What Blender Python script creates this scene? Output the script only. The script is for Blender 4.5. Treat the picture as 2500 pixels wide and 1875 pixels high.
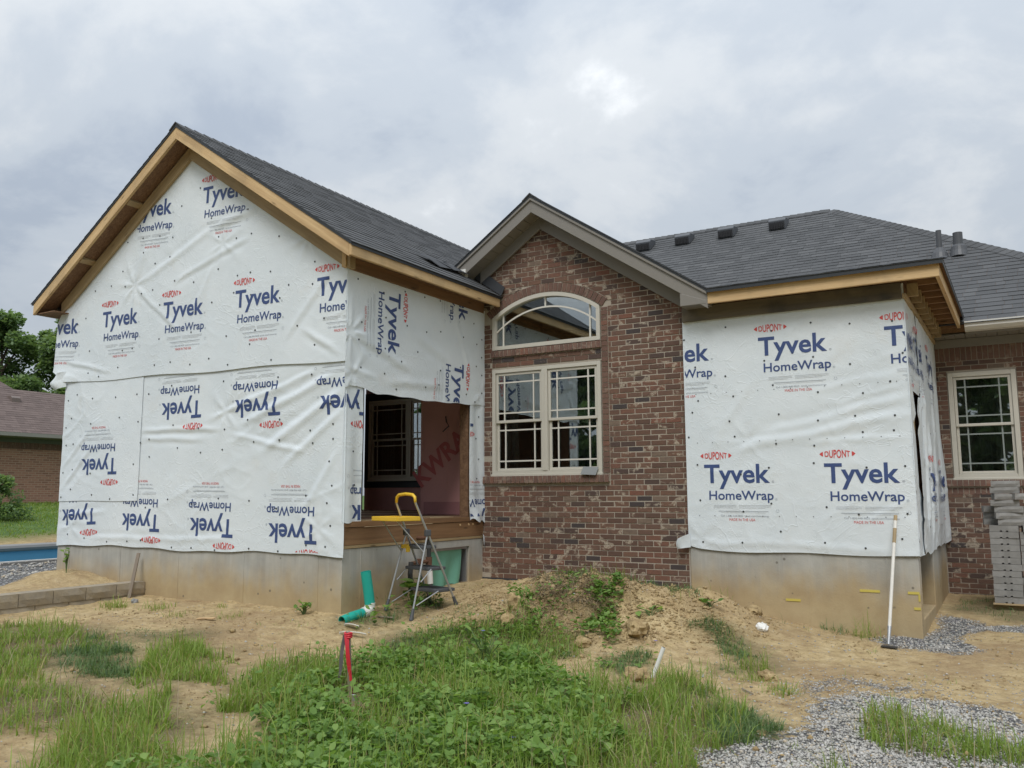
import bpy, bmesh, math, random
import numpy as np
from mathutils import Vector, Matrix
R_ = math.radians
for o in list(bpy.data.objects):
    bpy.data.objects.remove(o)
SC = bpy.context.scene
COL = SC.collection
random.seed(7)
RNG = np.random.default_rng(7)

# ------------------------------------------------------------------ camera
CAM_POS = Vector((0, 0, 1.6))
def cam_axes(yaw=-30.753, pitch=7.405, roll=-.228):
    y, p, r = R_(yaw), R_(pitch), R_(roll)
    f = Vector((math.sin(y)*math.cos(p), math.cos(y)*math.cos(p), math.sin(p)))
    rt = Vector((math.cos(y), -math.sin(y), 0)); up = rt.cross(f)
    return math.cos(r)*rt+math.sin(r)*up, -math.sin(r)*rt+math.cos(r)*up, f
_r, _u, _f = cam_axes()
cd = bpy.data.cameras.new('camera'); cam = bpy.data.objects.new('camera', cd); COL.objects.link(cam)
cd.sensor_width = 36; cd.lens = 36*2100.06/2500; cd.clip_start = .05; cd.clip_end = 3000
cam.matrix_world = Matrix(((_r.x, _u.x, -_f.x, 0), (_r.y, _u.y, -_f.y, 0), (_r.z, _u.z, -_f.z, 1.6), (0, 0, 0, 1)))
SC.camera = cam

# ------------------------------------------------------------------ sky, sun, exposure
SUN_EL, SUN_AZ = 52, 162            # degrees; azimuth clockwise from +Y
wd = bpy.data.worlds.new('World'); SC.world = wd; wd.use_nodes = True
nt = wd.node_tree; nt.nodes.clear()
def N(t, **k):
    n = nt.nodes.new(t)
    for a, b in k.items(): setattr(n, a, b)
    return n
out = N('ShaderNodeOutputWorld'); mix = N('ShaderNodeMixShader')
sky = N('ShaderNodeTexSky', sky_type='NISHITA', sun_disc=False)
sky.sun_elevation = R_(SUN_EL); sky.sun_rotation = R_(SUN_AZ)
bg1 = N('ShaderNodeBackground'); bg1.inputs[1].default_value = .08
bg2 = N('ShaderNodeBackground'); bg2.inputs[1].default_value = 1.0
nt.links.new(sky.outputs[0], bg1.inputs[0])
tc = N('ShaderNodeTexCoord'); sep = N('ShaderNodeSeparateXYZ'); nt.links.new(tc.outputs['Generated'], sep.inputs[0])
def M(op, a, b=None):
    n = N('ShaderNodeMath', operation=op)
    for i, x in enumerate((a, b)):
        if x is None: continue
        if isinstance(x, (int, float)): n.inputs[i].default_value = x
        else: nt.links.new(x, n.inputs[i])
    return n.outputs[0]
zz = M('MAXIMUM', sep.outputs[2], 0.0)
den = M('ADD', zz, .34)
cx = M('DIVIDE', sep.outputs[0], den); cy = M('DIVIDE', sep.outputs[1], den)
cmb = N('ShaderNodeCombineXYZ'); nt.links.new(cx, cmb.inputs[0]); nt.links.new(cy, cmb.inputs[1])
def cloud(scale, detail, rough, off, dist=.0):
    mp = N('ShaderNodeMapping'); mp.inputs['Location'].default_value = off
    nt.links.new(cmb.outputs[0], mp.inputs[0])
    n = N('ShaderNodeTexNoise'); n.inputs['Scale'].default_value = scale; n.inputs['Detail'].default_value = detail
    n.inputs['Roughness'].default_value = rough; n.inputs['Distortion'].default_value = dist
    nt.links.new(mp.outputs[0], n.inputs['Vector']); return n.outputs['Fac']
big = cloud(1.5, 4, .5, (3.2, 1.7, 0), .2)
med = cloud(2.6, 8, .58, (7.9, 2.4, 3), .25)
fac = M('ADD', M('MULTIPLY', big, .42), M('MULTIPLY', med, .58))
rmp = N('ShaderNodeValToRGB'); nt.links.new(fac, rmp.inputs[0])
cr = rmp.color_ramp; cr.interpolation = 'EASE'
cr.elements[0].position = .37; cr.elements[0].color = (.39, .445, .525, 1)
cr.elements[1].position = .66; cr.elements[1].color = (.95, .97, .985, 1)
e = cr.elements.new(.46); e.color = (.495, .545, .605, 1)
e = cr.elements.new(.55); e.color = (.605, .64, .675, 1)
# an overcast dome is brighter towards the zenith
gain = M('ADD', M('MULTIPLY', zz, .86), .59)
vm = N('ShaderNodeVectorMath', operation='SCALE'); nt.links.new(rmp.outputs[0], vm.inputs[0]); nt.links.new(gain, vm.inputs['Scale'])
nt.links.new(vm.outputs[0], bg2.inputs[0])
mix.inputs[0].default_value = .94
nt.links.new(bg1.outputs[0], mix.inputs[1]); nt.links.new(bg2.outputs[0], mix.inputs[2]); nt.links.new(mix.outputs[0], out.inputs[0])

sd = bpy.data.lights.new('sun', 'SUN'); sd.energy = 1.5; sd.angle = R_(25); sd.color = (1, .98, .95)
so = bpy.data.objects.new('sun', sd); COL.objects.link(so)
_sd = Vector((math.sin(R_(SUN_AZ))*math.cos(R_(SUN_EL)), math.cos(R_(SUN_AZ))*math.cos(R_(SUN_EL)), math.sin(R_(SUN_EL))))
so.rotation_euler = _sd.to_track_quat('Z', 'Y').to_euler()
vs = SC.view_settings
SC.display_settings.display_device = 'sRGB'
vs.view_transform = 'Standard'; vs.look = 'None'; vs.gamma = 1; vs.use_curve_mapping = False
vs.exposure = .46
SC.render.engine = 'CYCLES'
SC.cycles.max_bounces = 6; SC.cycles.transparent_max_bounces = 12
#TERRAIN-BEGIN
import numpy as np
def _hash(xi, yi, s):
    h = (xi.astype(np.int64)*374761393 + yi.astype(np.int64)*668265263 + s*982451653) & 0xffffffff
    h = ((h ^ (h >> 13))*1274126177) & 0xffffffff
    h = ((h ^ (h >> 16))*2246822519) & 0xffffffff
    return (h ^ (h >> 15)) / 4294967296.0
def vnoise(x, y, s=0):
    x = np.asarray(x, float); y = np.asarray(y, float)
    xi = np.floor(x); yi = np.floor(y); fx = x-xi; fy = y-yi
    fx = fx*fx*fx*(fx*(fx*6-15)+10); fy = fy*fy*fy*(fy*(fy*6-15)+10)
    a = _hash(xi, yi, s); b = _hash(xi+1, yi, s); c = _hash(xi, yi+1, s); d = _hash(xi+1, yi+1, s)
    return (a*(1-fx)+b*fx)*(1-fy)+(c*(1-fx)+d*fx)*fy
def fbm(x, y, s=0, o=4):
    t = 0; a = .5; n = 0
    for i in range(o):
        t = t+a*vnoise(x, y, s+i*17); n += a; a *= .5
        x, y = x*2.03+3.1, y*2.03+1.7
    return t/n
def ridge(x, y, s=0):
    return 1-np.abs(2*vnoise(x, y, s)-1)
def sstep(a, b, x):
    t = np.clip((x-a)/(b-a), 0, 1); return t*t*(3-2*t)
CP = np.array([(0,0,0),(-6,0,.02),(5,0,0),(-3,4.5,0.02),(-6,3.5,.1),(0,6,.0),(-11,3,.3),(-4.5,5.3,.08),(-8,5.2,.25),
 (-9.6,5.4,.33),(-9.6,7.1,.385),(-6.43,7.1,.335),(-8,7.1,.375),(-11.6,7.15,.43),(-6.3,8.5,.40),(-6.3,9.8,.47),(-5.5,9.9,.5),
 (-3.5,9.9,.34),(-3,9.8,.28),(-2,9.9,.16),(-1,9.9,.125),(-.9,11,.16),(-.9,13.3,.24),(1,13.2,.3),(2,10,.15),(3,7,.02),
 (-2.8,7,.08),(-1.3,9.2,.1),(-4.2,7.0,.12),(-5.3,6.4,.15),(-6.3,6.2,.2),(-13.5,7.5,.5),(-14.3,8.5,.53),(-17.2,10,.6),(-18.8,11,.82),
 (-22,12,1.12),(-26.6,14.4,1.43),(-26.8,18,1.43),(-24,5,1.2),(-14,3,.45),(-6,14,.5),(-12,14,.55),(5,14,.3),(8,4,0),(0,-8,0),(-14,-6,.2),(-35,16,1.6),(-18,24,1.0),(8,24,.4)])
def _tps():
    X = CP[:, :2]; n = len(X)
    r2 = ((X[:, None]-X[None])**2).sum(-1)
    K = np.where(r2 > 0, .5*r2*np.log(r2+1e-12), 0)+np.eye(n)*.02
    Pm = np.c_[np.ones(n), X]
    A = np.block([[K, Pm], [Pm.T, np.zeros((3, 3))]])
    return np.linalg.solve(A, np.r_[CP[:, 2], 0, 0, 0])
_TW = _tps()
def base_h(x, y):
    x = np.asarray(x, float); y = np.asarray(y, float); out = np.zeros(np.broadcast(x, y).shape)
    xc = np.clip(x, -36, 9); yc = np.clip(y, -9, 25)
    for i, (px, py, _) in enumerate(CP):
        r2 = (xc-px)**2+(yc-py)**2
        out = out+_TW[i]*.5*r2*np.log(r2+1e-12)
    n = len(CP)
    return out+_TW[n]+_TW[n+1]*xc+_TW[n+2]*yc
def mound(x, y):
    m = .36*np.exp(-((x+4.1)/.95)**2-((y-8.75)/.85)**2)
    m = m+.2*np.exp(-((x+3.0)/.6)**2-((y-9.15)/.6)**2)
    m = m+.13*np.exp(-((x+4.9)/.6)**2-((y-8.0)/.6)**2)
    m = m+.10*np.exp(-((x+5.3)/.7)**2-((y-9.1)/.6)**2)
    for a, b, r, k in ((-4.45, 8.25, .17, .09), (-4.02, 8.2, .24, .12), (-3.7, 8.55, .2, .07), (-4.6, 7.72, .12, .08)):   # root mats
        m = m+k*sstep(r*1.15, r*.75, np.hypot(x-a, (y-b)*1.1)+.05*(vnoise(x*9, y*9, 71)-.5))
    return m
def ground_h(x, y, detail=True):
    x = np.asarray(x, float); y = np.asarray(y, float)
    h = base_h(x, y)
    m = mound(x, y)
    lump = sstep(.05, .3, m)
    h = h+m
    # soil held behind the low block wall, heaped against the foundation
    back = sstep(-9.78, -9.86, x)*sstep(7.6, 7.1, y)*sstep(-16, -12.5, x)
    h = h+back*(.09+.15*np.exp(-((x+11.0)/.7)**2-((y-7.0)/.5)**2))
    # pool pit
    pit = sstep(-14.55, -14.62, x)*sstep(-16.95, -16.88, x)*sstep(1.95, 2.05, y)*sstep(16.05, 15.95, y)
    h = h-1.2*pit
    if detail:
        near = sstep(30, 12, np.hypot(x+4, y-7))
        h = h+near*(.05*(fbm(x*.9, y*.9, 3)-.5)+.028*(fbm(x*3.1, y*3.1, 11)-.5))
        h = h+near*.022*(fbm(x*9, y*9, 23, 4)-.5)+near*.012*(ridge(x*5.5+.4*fbm(x*3,y*3,5), y*8.5, 29)**4-.2)*sstep(.42, .6, fbm(x*.8, y*.8, 61))
        h = h+lump*(.20*(fbm(x*2.3+9, y*2.3, 31)-.5)+.10*(ridge(x*4.3, y*4.3, 41)-.6)+.03*(fbm(x*14, y*14, 47, 3)-.5))
    return h
#TERRAIN-END

# ------------------------------------------------------------------ object helpers
W = {}
def thing(name, label, cat, loc, group=None):
    o = bpy.data.objects.new(name, None); o.empty_display_size = .1
    COL.objects.link(o); o.location = loc; W[o.name] = Vector(loc)
    o['label'] = label; o['category'] = cat
    if group: o['group'] = group
    return o
def link(name, me, parent=None, pos=None, label=None, kind=None, rot=None):
    o = bpy.data.objects.new(name, me); COL.objects.link(o)
    pos = Vector(pos) if pos is not None else Vector((0, 0, 0))
    W[o.name] = pos
    if parent is not None:
        o.parent = parent; o.location = pos-W[parent.name]
    else: o.location = pos
    if rot is not None:
        o.rotation_mode = 'QUATERNION'; o.rotation_quaternion = rot
    if label: o['label'] = label
    if kind: o['kind'] = kind
    return o
def tag(o, label, cat, group=None, kind=None):
    o['label'] = label
    if cat: o['category'] = cat
    if group: o['group'] = group
    if kind: o['kind'] = kind
    return o
class MB:
    def __init__(s): s.v = []; s.f = []; s.m = []
    def add(s, vs_, fs, mi=0):
        b = len(s.v); s.v += [tuple(x) for x in vs_]; s.f += [tuple(i+b for i in q) for q in fs]; s.m += [mi]*len(fs); return s
    def box(s, x0, x1, y0, y1, z0, z1, mi=0):
        return s.add([(x0,y0,z0),(x1,y0,z0),(x1,y1,z0),(x0,y1,z0),(x0,y0,z1),(x1,y0,z1),(x1,y1,z1),(x0,y1,z1)],
            [(0,3,2,1),(4,5,6,7),(0,1,5,4),(1,2,6,5),(2,3,7,6),(3,0,4,7)], mi)
    def obox(s, c, a, b, d, mi=0):
        c, a, b, d = Vector(c), Vector(a), Vector(b), Vector(d)
        p = [c+a*i+b*j+d*k for k in (-1, 1) for i, j in ((-1,-1),(1,-1),(1,1),(-1,1))]
        return s.add(p, [(0,3,2,1),(4,5,6,7),(0,1,5,4),(1,2,6,5),(2,3,7,6),(3,0,4,7)], mi)
    def prism(s, pts, ext, mi=0):
        n = len(pts); e = Vector(ext); a = [Vector(p) for p in pts]
        return s.add(a+[p+e for p in a], [tuple(range(n)), tuple(range(2*n-1, n-1, -1))]+[(i, i+n, (i+1) % n+n, (i+1) % n) for i in range(n)], mi)
    def tube(s, pts, r, n=10, mi=0, cap=True):
        pts = [Vector(p) for p in pts]; k = len(pts); rr = r if isinstance(r, (list, tuple)) else [r]*k
        vs_ = []; t0 = (pts[1]-pts[0]).normalized()
        up = Vector((0, 0, 1)) if abs(t0.z) < .9 else Vector((1, 0, 0))
        for i, p in enumerate(pts):
            t = ((pts[min(i+1, k-1)]-pts[max(i-1, 0)])).normalized()
            a = t.cross(up).normalized(); b = a.cross(t).normalized()
            vs_ += [p+(a*math.cos(2*math.pi*j/n)+b*math.sin(2*math.pi*j/n))*rr[i] for j in range(n)]
        fs = [(i*n+j, i*n+(j+1) % n, (i+1)*n+(j+1) % n, (i+1)*n+j) for i in range(k-1) for j in range(n)]
        if cap: fs += [tuple(range(n-1, -1, -1)), tuple(range((k-1)*n, k*n))]
        return s.add(vs_, fs, mi)
    def mesh(s, name, mats, smooth=False):
        me = bpy.data.meshes.new(name); me.from_pydata(s.v, [], s.f)
        for m in (mats if isinstance(mats, (list, tuple)) else [mats]): me.materials.append(m)
        me.polygons.foreach_set('material_index', s.m)
        if smooth: me.polygons.foreach_set('use_smooth', [True]*len(s.f))
        bm = bmesh.new(); bm.from_mesh(me); bmesh.ops.recalc_face_normals(bm, faces=bm.faces); bm.to_mesh(me); bm.free()
        return me
    def build(s, name, mats, parent=None, smooth=False, label=None, kind=None, bevel=0):
        o = link(name, s.mesh(name, mats, smooth), parent, label=label, kind=kind)
        if bevel:
            b = o.modifiers.new('bevel', 'BEVEL'); b.width = bevel; b.segments = 2; b.limit_method = 'ANGLE'
        return o
def tris_mesh(name, V, T, mats, tone=None, smooth=False, mi=None):
    """big triangle soup from numpy arrays"""
    me = bpy.data.meshes.new(name); V = np.asarray(V, np.float32); T = np.asarray(T, np.int32)
    me.vertices.add(len(V)); me.vertices.foreach_set('co', V.ravel())
    me.loops.add(T.size); me.loops.foreach_set('vertex_index', T.ravel())
    k = T.shape[1]
    me.polygons.add(len(T)); me.polygons.foreach_set('loop_start', np.arange(0, T.size, k, dtype=np.int32))
    me.polygons.foreach_set('loop_total', np.full(len(T), k, np.int32))
    for m in (mats if isinstance(mats, (list, tuple)) else [mats]): me.materials.append(m)
    if mi is not None: me.polygons.foreach_set('material_index', np.asarray(mi, np.int32))
    if smooth: me.polygons.foreach_set('use_smooth', np.ones(len(T), bool))
    if tone is not None:
        for an, av in (tone.items() if isinstance(tone, dict) else (('tone', tone),)):
            a = me.attributes.new(an, 'FLOAT', 'POINT'); a.data.foreach_set('value', np.asarray(av, np.float32))
    me.update(calc_edges=True); return me
def board(name, a, b, wdir, w, t, mat, parent, label=None, ndir=None, ends=None):
    """a board from a to b (its centre line), w across along wdir, t thick; UV runs along the grain"""
    a, b = Vector(a), Vector(b); L = (b-a).length; l = (b-a)/L
    wd_ = Vector(wdir); wd_ = (wd_-l*wd_.dot(l)).normalized(); nd = l.cross(wd_)
    e0, e1 = ends or (0, 0)                     # plumb cuts: slide the ends along with the width
    vs_, uv = [], []
    for k in (-1, 1):
        for i, j in ((0,-1),(1,-1),(1,1),(0,1)):
            sl = (e0 if i == 0 else e1)*j*.5*w
            vs_.append(a+l*(L*i+sl)+wd_*(w*.5*j)+nd*(t*.5*k)); uv.append((L*i+sl, w*.5*j+t*k))
    fs = [(0,3,2,1),(4,5,6,7),(0,1,5,4),(1,2,6,5),(2,3,7,6),(3,0,4,7)]
    me = bpy.data.meshes.new(name); me.from_pydata(vs_, [], fs); me.materials.append(mat)
    ul = me.uv_layers.new(name='UVMap')
    off = random.random()*9
    for p in me.polygons:
        for li in p.loop_indices:
            q = uv[me.loops[li].vertex_index]; ul.data[li].uv = (q[0]+off, q[1]+off*3.7)
    bm = bmesh.new(); bm.from_mesh(me); bmesh.ops.recalc_face_normals(bm, faces=bm.faces); bm.to_mesh(me); bm.free()
    o = link(name, me, parent, label=label)
    bv = o.modifiers.new('bevel', 'BEVEL'); bv.width = .0025; bv.segments = 1
    return o
def clip(poly, hp):
    """clip a 2-D convex polygon by half planes (a,b,c): a*x+b*y <= c"""
    for a, b, c in hp:
        o = []; n = len(poly)
        for i in range(n):
            p, q = poly[i], poly[(i+1) % n]; dp = a*p[0]+b*p[1]-c; dq = a*q[0]+b*q[1]-c
            if dp <= 0: o.append(p)
            if dp*dq < 0:
                t = dp/(dp-dq); o.append((p[0]+(q[0]-p[0])*t, p[1]+(q[1]-p[1])*t))
        poly = o
        if len(poly) < 3: return []
    return poly
def area(p): return abs(sum(p[i][0]*p[(i+1) % len(p)][1]-p[(i+1) % len(p)][0]*p[i][1] for i in range(len(p))))/2

# ------------------------------------------------------------------ materials
class NT:
    def __init__(s, name):
        s.m = bpy.data.materials.new(name); s.m.use_nodes = True; s.t = s.m.node_tree; s.t.nodes.clear()
        s.out = s.n('ShaderNodeOutputMaterial'); s.b = s.n('ShaderNodeBsdfPrincipled'); s.l(s.b.outputs[0], s.out.inputs[0])
    def n(s, t, **k):
        x = s.t.nodes.new(t)
        for a, b in k.items(): setattr(x, a, b)
        return x
    def l(s, a, b): s.t.links.new(a, b)
    def set(s, inp, v):
        if hasattr(v, 'is_linked') or hasattr(v, 'links'): s.l(v, inp)
        else: inp.default_value = v
    def math(s, op, a, b=0.0, c=None, clamp=False):
        x = s.n('ShaderNodeMath', operation=op); x.use_clamp = clamp
        s.set(x.inputs[0], a); s.set(x.inputs[1], b)
        if c is not None: s.set(x.inputs[2], c)
        return x.outputs[0]
    def pos(s): return s.n('ShaderNodeNewGeometry').outputs['Position']
    def noise(s, vec, scale, detail=4, rough=.55, dist=0, sc=None, off=None):
        if sc is not None or off is not None:
            mp = s.n('ShaderNodeMapping'); s.l(vec, mp.inputs[0])
            if sc is not None: mp.inputs['Scale'].default_value = sc
            if off is not None: s.set(mp.inputs['Location'], off)
            vec = mp.outputs[0]
        x = s.n('ShaderNodeTexNoise'); s.l(vec, x.inputs['Vector']); x.inputs['Scale'].default_value = scale
        x.inputs['Detail'].default_value = detail; x.inputs['Roughness'].default_value = rough; x.inputs['Distortion'].default_value = dist
        return x.outputs['Fac']
    def ramp(s, fac, stops, interp='LINEAR'):
        x = s.n('ShaderNodeValToRGB'); s.l(fac, x.inputs[0]); r = x.color_ramp; r.interpolation = interp
        while len(r.elements) < len(stops): r.elements.new(.5)
        for e, (p, c) in zip(r.elements, stops):
            e.position = p; e.color = (c, c, c, 1) if isinstance(c, (int, float)) else (*c, 1)
        return x.outputs[0]
    def mix(s, f, a, b, mode='MIX'):
        x = s.n('ShaderNodeMix', data_type='RGBA', blend_type=mode)
        s.set(x.inputs[0], f)
        for i, v in ((6, a), (7, b)):
            if isinstance(v, tuple): x.inputs[i].default_value = (*v, 1)
            else: s.l(v, x.inputs[i])
        return x.outputs[2]
    def bump(s, h, dist=.01, strength=1.0, prev=None):
        x = s.n('ShaderNodeBump'); x.inputs['Distance'].default_value = dist; x.inputs['Strength'].default_value = strength
        s.l(h, x.inputs['Height'])
        if prev is not None: s.l(prev, x.inputs['Normal'])
        return x.outputs[0]
    def fin(s, col=None, rough=.6, normal=None, **k):
        if col is not None:
            if isinstance(col, tuple): s.b.inputs['Base Color'].default_value = (*col, 1)
            else: s.l(col, s.b.inputs['Base Color'])
        s.set(s.b.inputs['Roughness'], rough)
        if normal is not None: s.l(normal, s.b.inputs['Normal'])
        for a, v in k.items(): s.b.inputs[a.replace('_', ' ')].default_value = v
        return s.m
def flat(name, col, rough=.6, var=.12, sc=9, bump=.0, **k):
    s = NT(name); n = s.noise(s.pos(), sc, 5)
    c = s.mix(n, tuple(x*(1-var) for x in col), tuple(min(1, x*(1+var)) for x in col))
    return s.fin(c, rough, s.bump(s.noise(s.pos(), sc*6, 3), bump) if bump else None, **k)
def rnd(s):
    """one random number per piece, whether the piece is an object or an island of a joined mesh"""
    a = s.n('ShaderNodeObjectInfo').outputs['Random']; b = s.n('ShaderNodeNewGeometry').outputs['Random Per Island']
    return s.math('FRACT', s.math('ADD', s.math('MULTIPLY', a, 7.31), b))

def m_wood(name, c1, c2, dark, knots=1.0, stain=0.0):
    s = NT(name); uv = s.n('ShaderNodeUVMap').outputs[0]
    g = s.noise(uv, 1, 6, .6, .4, (1.6, 26, 1)); g2 = s.noise(uv, 1, 4, .5, .8, (.5, 7, 1))
    c = s.mix(s.ramp(g, [(.32, 0.0), (.7, 1.0)]), c1, c2)
    c = s.mix(s.math('MULTIPLY', s.ramp(g2, [(.45, 0.0), (.7, 1.0)]), .55), c, dark)
    mp = s.n('ShaderNodeMapping'); s.l(uv, mp.inputs[0]); mp.inputs['Scale'].default_value = (2.2, 9, 1)
    v = s.n('ShaderNodeTexVoronoi'); s.l(mp.outputs[0], v.inputs['Vector']); v.inputs['Scale'].default_value = 1
    k = s.ramp(v.outputs['Distance'], [(.05, 1.0), (.16, 0.0)])
    c = s.mix(s.math('MULTIPLY', k, .75*knots), c, tuple(x*.42 for x in dark))
    if stain:
        st = s.ramp(s.noise(s.pos(), 1.7, 5, .6), [(.5, 0.0), (.66, 1.0)])
        c = s.mix(s.math('MULTIPLY', st, stain), c, (.045, .043, .04))
    return s.fin(c, .72, s.bump(g, .0015))
M_PINE = m_wood('raw_pine', (.66, .475, .255), (.53, .355, .175), (.34, .205, .095), 1.0, .22)
M_PINE2 = m_wood('aged_pine', (.42, .315, .175), (.33, .235, .125), (.21, .14, .07), 1.0, .2)
M_BEAM = m_wood('brown_timber', (.27, .155, .075), (.19, .10, .045), (.11, .058, .028))
M_LEDGER = m_wood('weathered_timber', (.17, .14, .095), (.12, .10, .07), (.07, .06, .045), .6, .75)
M_GREYW = m_wood('grey_weathered_wood', (.28, .23, .18), (.20, .16, .12), (.13, .10, .075), .3)

def m_osb():
    s = NT('strand_board'); p = s.pos()
    n = s.noise(p, 1, 3, .6, 1.5, (16, 30, 16)); n2 = s.noise(p, 22, 4)
    c = s.ramp(n, [(.3, (.12, .062, .032)), (.5, (.2, .112, .06)), (.72, (.29, .175, .095))])
    return s.fin(s.mix(s.math('MULTIPLY', n2, .4), c, (.10, .05, .028)), .8, s.bump(n, .003))
M_OSB = m_osb()

def m_wrap():
    s = NT('white_house_wrap'); p = s.pos()
    n = s.noise(p, 1.3, 5, .6); fi = s.noise(p, 30, 4, .6); md = s.noise(p, 8, 5, .62, 1.2)
    c = s.ramp(n, [(.3, (.65, .71, .75)), (.6, (.71, .765, .80)), (.8, (.75, .795, .825))])
    dust = s.ramp(s.noise(p, 3.2, 6, .65, off=(4, 8, 2)), [(.58, 0.0), (.75, 1.0)])
    c = s.mix(s.math('MULTIPLY', dust, .28), c, (.62, .60, .55))
    cz = None
    for sc_, o_ in ((1.9, 0), (4.2, 7), (8.5, 15)):
        q = s.noise(p, sc_, 2.5, .5, 1.4, off=(o_, o_*.7, o_*1.3)); k = s.ramp(q, [(.475, 0.0), (.5, 1.0), (.525, 0.0)], 'EASE')
        w_ = s.ramp(s.noise(p, 1.1, 3, .5, off=(o_+3, 5, o_)), [(.45, 0.0), (.62, 1.0)]); v_ = s.math('MULTIPLY', k, w_); cz = v_ if cz is None else s.math('ADD', cz, v_)
    b = s.bump(cz, .006, .32, s.bump(fi, .001, .2, s.bump(s.ramp(md, [(.40, 0.0), (.5, 1.0), (.60, 0.0)]), .004, .12)))
    s.b.inputs['Subsurface Weight'].default_value = 0
    return s.fin(c, .42, b, Specular_IOR_Level=.35)
M_WRAP = m_wrap()
def m_ink(name, col):
    s = NT(name); n = s.noise(s.pos(), 40, 3)
    return s.fin(s.mix(n, col, tuple(min(1, x*1.25+.012) for x in col)), .5)
M_BLUE = m_ink('blue_print', (.034, .062, .175)); M_RED = m_ink('red_print', (.52, .06, .055)); M_GREY = m_ink('grey_print', (.30, .33, .37)); M_PALE = m_ink('pale_print', (.55, .58, .61))
M_NAIL = flat('dark_cap_nail', (.05, .055, .06), .4)

def m_concrete():
    s = NT('stained_concrete'); p = s.pos(); sp = s.n('ShaderNodeSeparateXYZ'); s.l(p, sp.inputs[0])
    n = s.noise(p, 2.2, 7, .6); st = s.noise(p, 1, 5, .6, .3, (7, 7, .9)); fine = s.noise(p, 45, 4, .6)
    g = s.ramp(n, [(.3, (.325, .325, .305)), (.55, (.41, .408, .38)), (.75, (.48, .475, .44))])
    g = s.mix(s.math('MULTIPLY', s.ramp(st, [(.45, 0.0), (.7, 1.0)]), .4), g, (.24, .225, .19))
    # clay splash: height above the soil, broken up by noise
    h = s.math('ADD', sp.outputs[2], s.math('MULTIPLY', s.math('SUBTRACT', s.noise(p, 1.3, 5, .6), .5), .55))
    t = s.ramp(s.math('ADD', h, s.math('MULTIPLY', s.math('SUBTRACT', st, .5), .35)), [(.46, 1.0), (.93, 0.0)], 'EASE')
    sk = s.ramp(s.noise(p, 1, 5, .6, .2, (16, 16, .5), (3, 3, 1)), [(.55, 0.0), (.68, 1.0)]); g = s.mix(s.math('MULTIPLY', sk, .35), g, (.50, .49, .46))
    c = s.mix(s.math('MULTIPLY', t, .88), g, s.ramp(n, [(.3, (.34, .235, .11)), (.7, (.47, .36, .19))]))
    v = s.n('ShaderNodeTexVoronoi'); s.l(p, v.inputs['Vector']); v.inputs['Scale'].default_value = 6.5
    pit = s.math('MULTIPLY', s.ramp(v.outputs['Distance'], [(.075, 1.0), (.12, 0.0)]), s.ramp(s.noise(p, 5, 2), [(.47, 0.0), (.53, 1.0)]))
    c = s.mix(s.math('MULTIPLY', pit, .7), c, (.10, .09, .07))
    return s.fin(c, .85, s.bump(fine, .003, .6, s.bump(n, .006, .5)))
M_CONC = m_concrete()

def m_brick(name, stops, blotch=.5):
    s = NT(name); p = s.pos(); r = rnd(s)
    r2 = s.math('FRACT', s.math('MULTIPLY', r, 17.7))
    c = s.ramp(r, stops, 'CONSTANT')
    n = s.noise(p, 1, 5, .65, .5, (26, 26, 40)); fine = s.noise(p, 120, 3)
    c = s.mix(s.math('MULTIPLY', s.ramp(n, [(.4, 0.0), (.68, 1.0)]), .42), c, (.07, .048, .043))
    b = s.noise(p, 1, 3, .5, .6, (8.5, 8.5, 11), (3.3, 1.1, 5.2)); bf = s.noise(p, 60, 5, .7)
    m = s.math('MULTIPLY', s.ramp(b, [(.54, 0.0), (.62, 1.0)]), s.ramp(bf, [(.36, 0.0), (.52, 1.0)]))
    m = s.math('MULTIPLY', m, s.ramp(r2, [(0, 0.0), (.45, 0.0), (.46, 1.0)], 'CONSTANT'))
    c = s.mix(s.math('MULTIPLY', m, blotch), c, (.42, .36, .28))
    return s.fin(c, .88, s.bump(fine, .0015, .6, s.bump(n, .004, .5)))
BR = [(0, (.138, .074, .050)), (.2, (.162, .088, .058)), (.4, (.112, .063, .044)), (.55, (.172, .083, .055)), (.66, (.146, .083, .058)), (.80, (.080, .051, .041)), (.90, (.052, .042, .041)), (.945, (.185, .080, .052)), (.965, (.18, .13, .095))]
M_BRICK = m_brick('tumbled_brick', BR, .8)
M_BRICK2 = m_brick('sill_brick_clay', [(0, (.155, .085, .062)), (.4, (.175, .10, .072)), (.7, (.135, .076, .056)), (.9, (.19, .092, .062))], .25)
M_MORTAR = flat('mortar', (.37, .325, .265), .95, .16, 14, .004)

def m_shingle(name, stops, tint):
    s = NT(name); p = s.pos(); r = rnd(s)
    c = s.ramp(r, stops)
    gr = s.noise(p, 160, 2, .7); n = s.noise(p, 3, 4)
    c = s.mix(s.ramp(gr, [(.35, 0.0), (.75, .55)]), c, tint)
    c = s.mix(s.math('MULTIPLY', n, .3), c, tuple(x*.55 for x in tint))
    return s.fin(c, .92, s.bump(gr, .002, .7))
M_SHING = m_shingle('charcoal_shingle', [(0, (.054, .057, .061)), (.4, (.068, .071, .075)), (.7, (.079, .082, .087)), (1, (.104, .107, .111))], (.128, .131, .135))
M_SHING2 = m_shingle('brown_shingle', [(0, (.105, .075, .068)), (.5, (.135, .097, .088)), (1, (.165, .122, .11))], (.2, .16, .145))
M_DRIP = flat('dark_drip_edge', (.028, .032, .037), .5)
M_ASPH = flat('asphalt_membrane', (.035, .038, .043), .7, .2, 12, .004)
M_TAUPE = flat('taupe_trim', (.215, .20, .178), .5, .04)
M_SOFFIT = flat('taupe_soffit', (.21, .195, .17), .5, .05)
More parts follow.
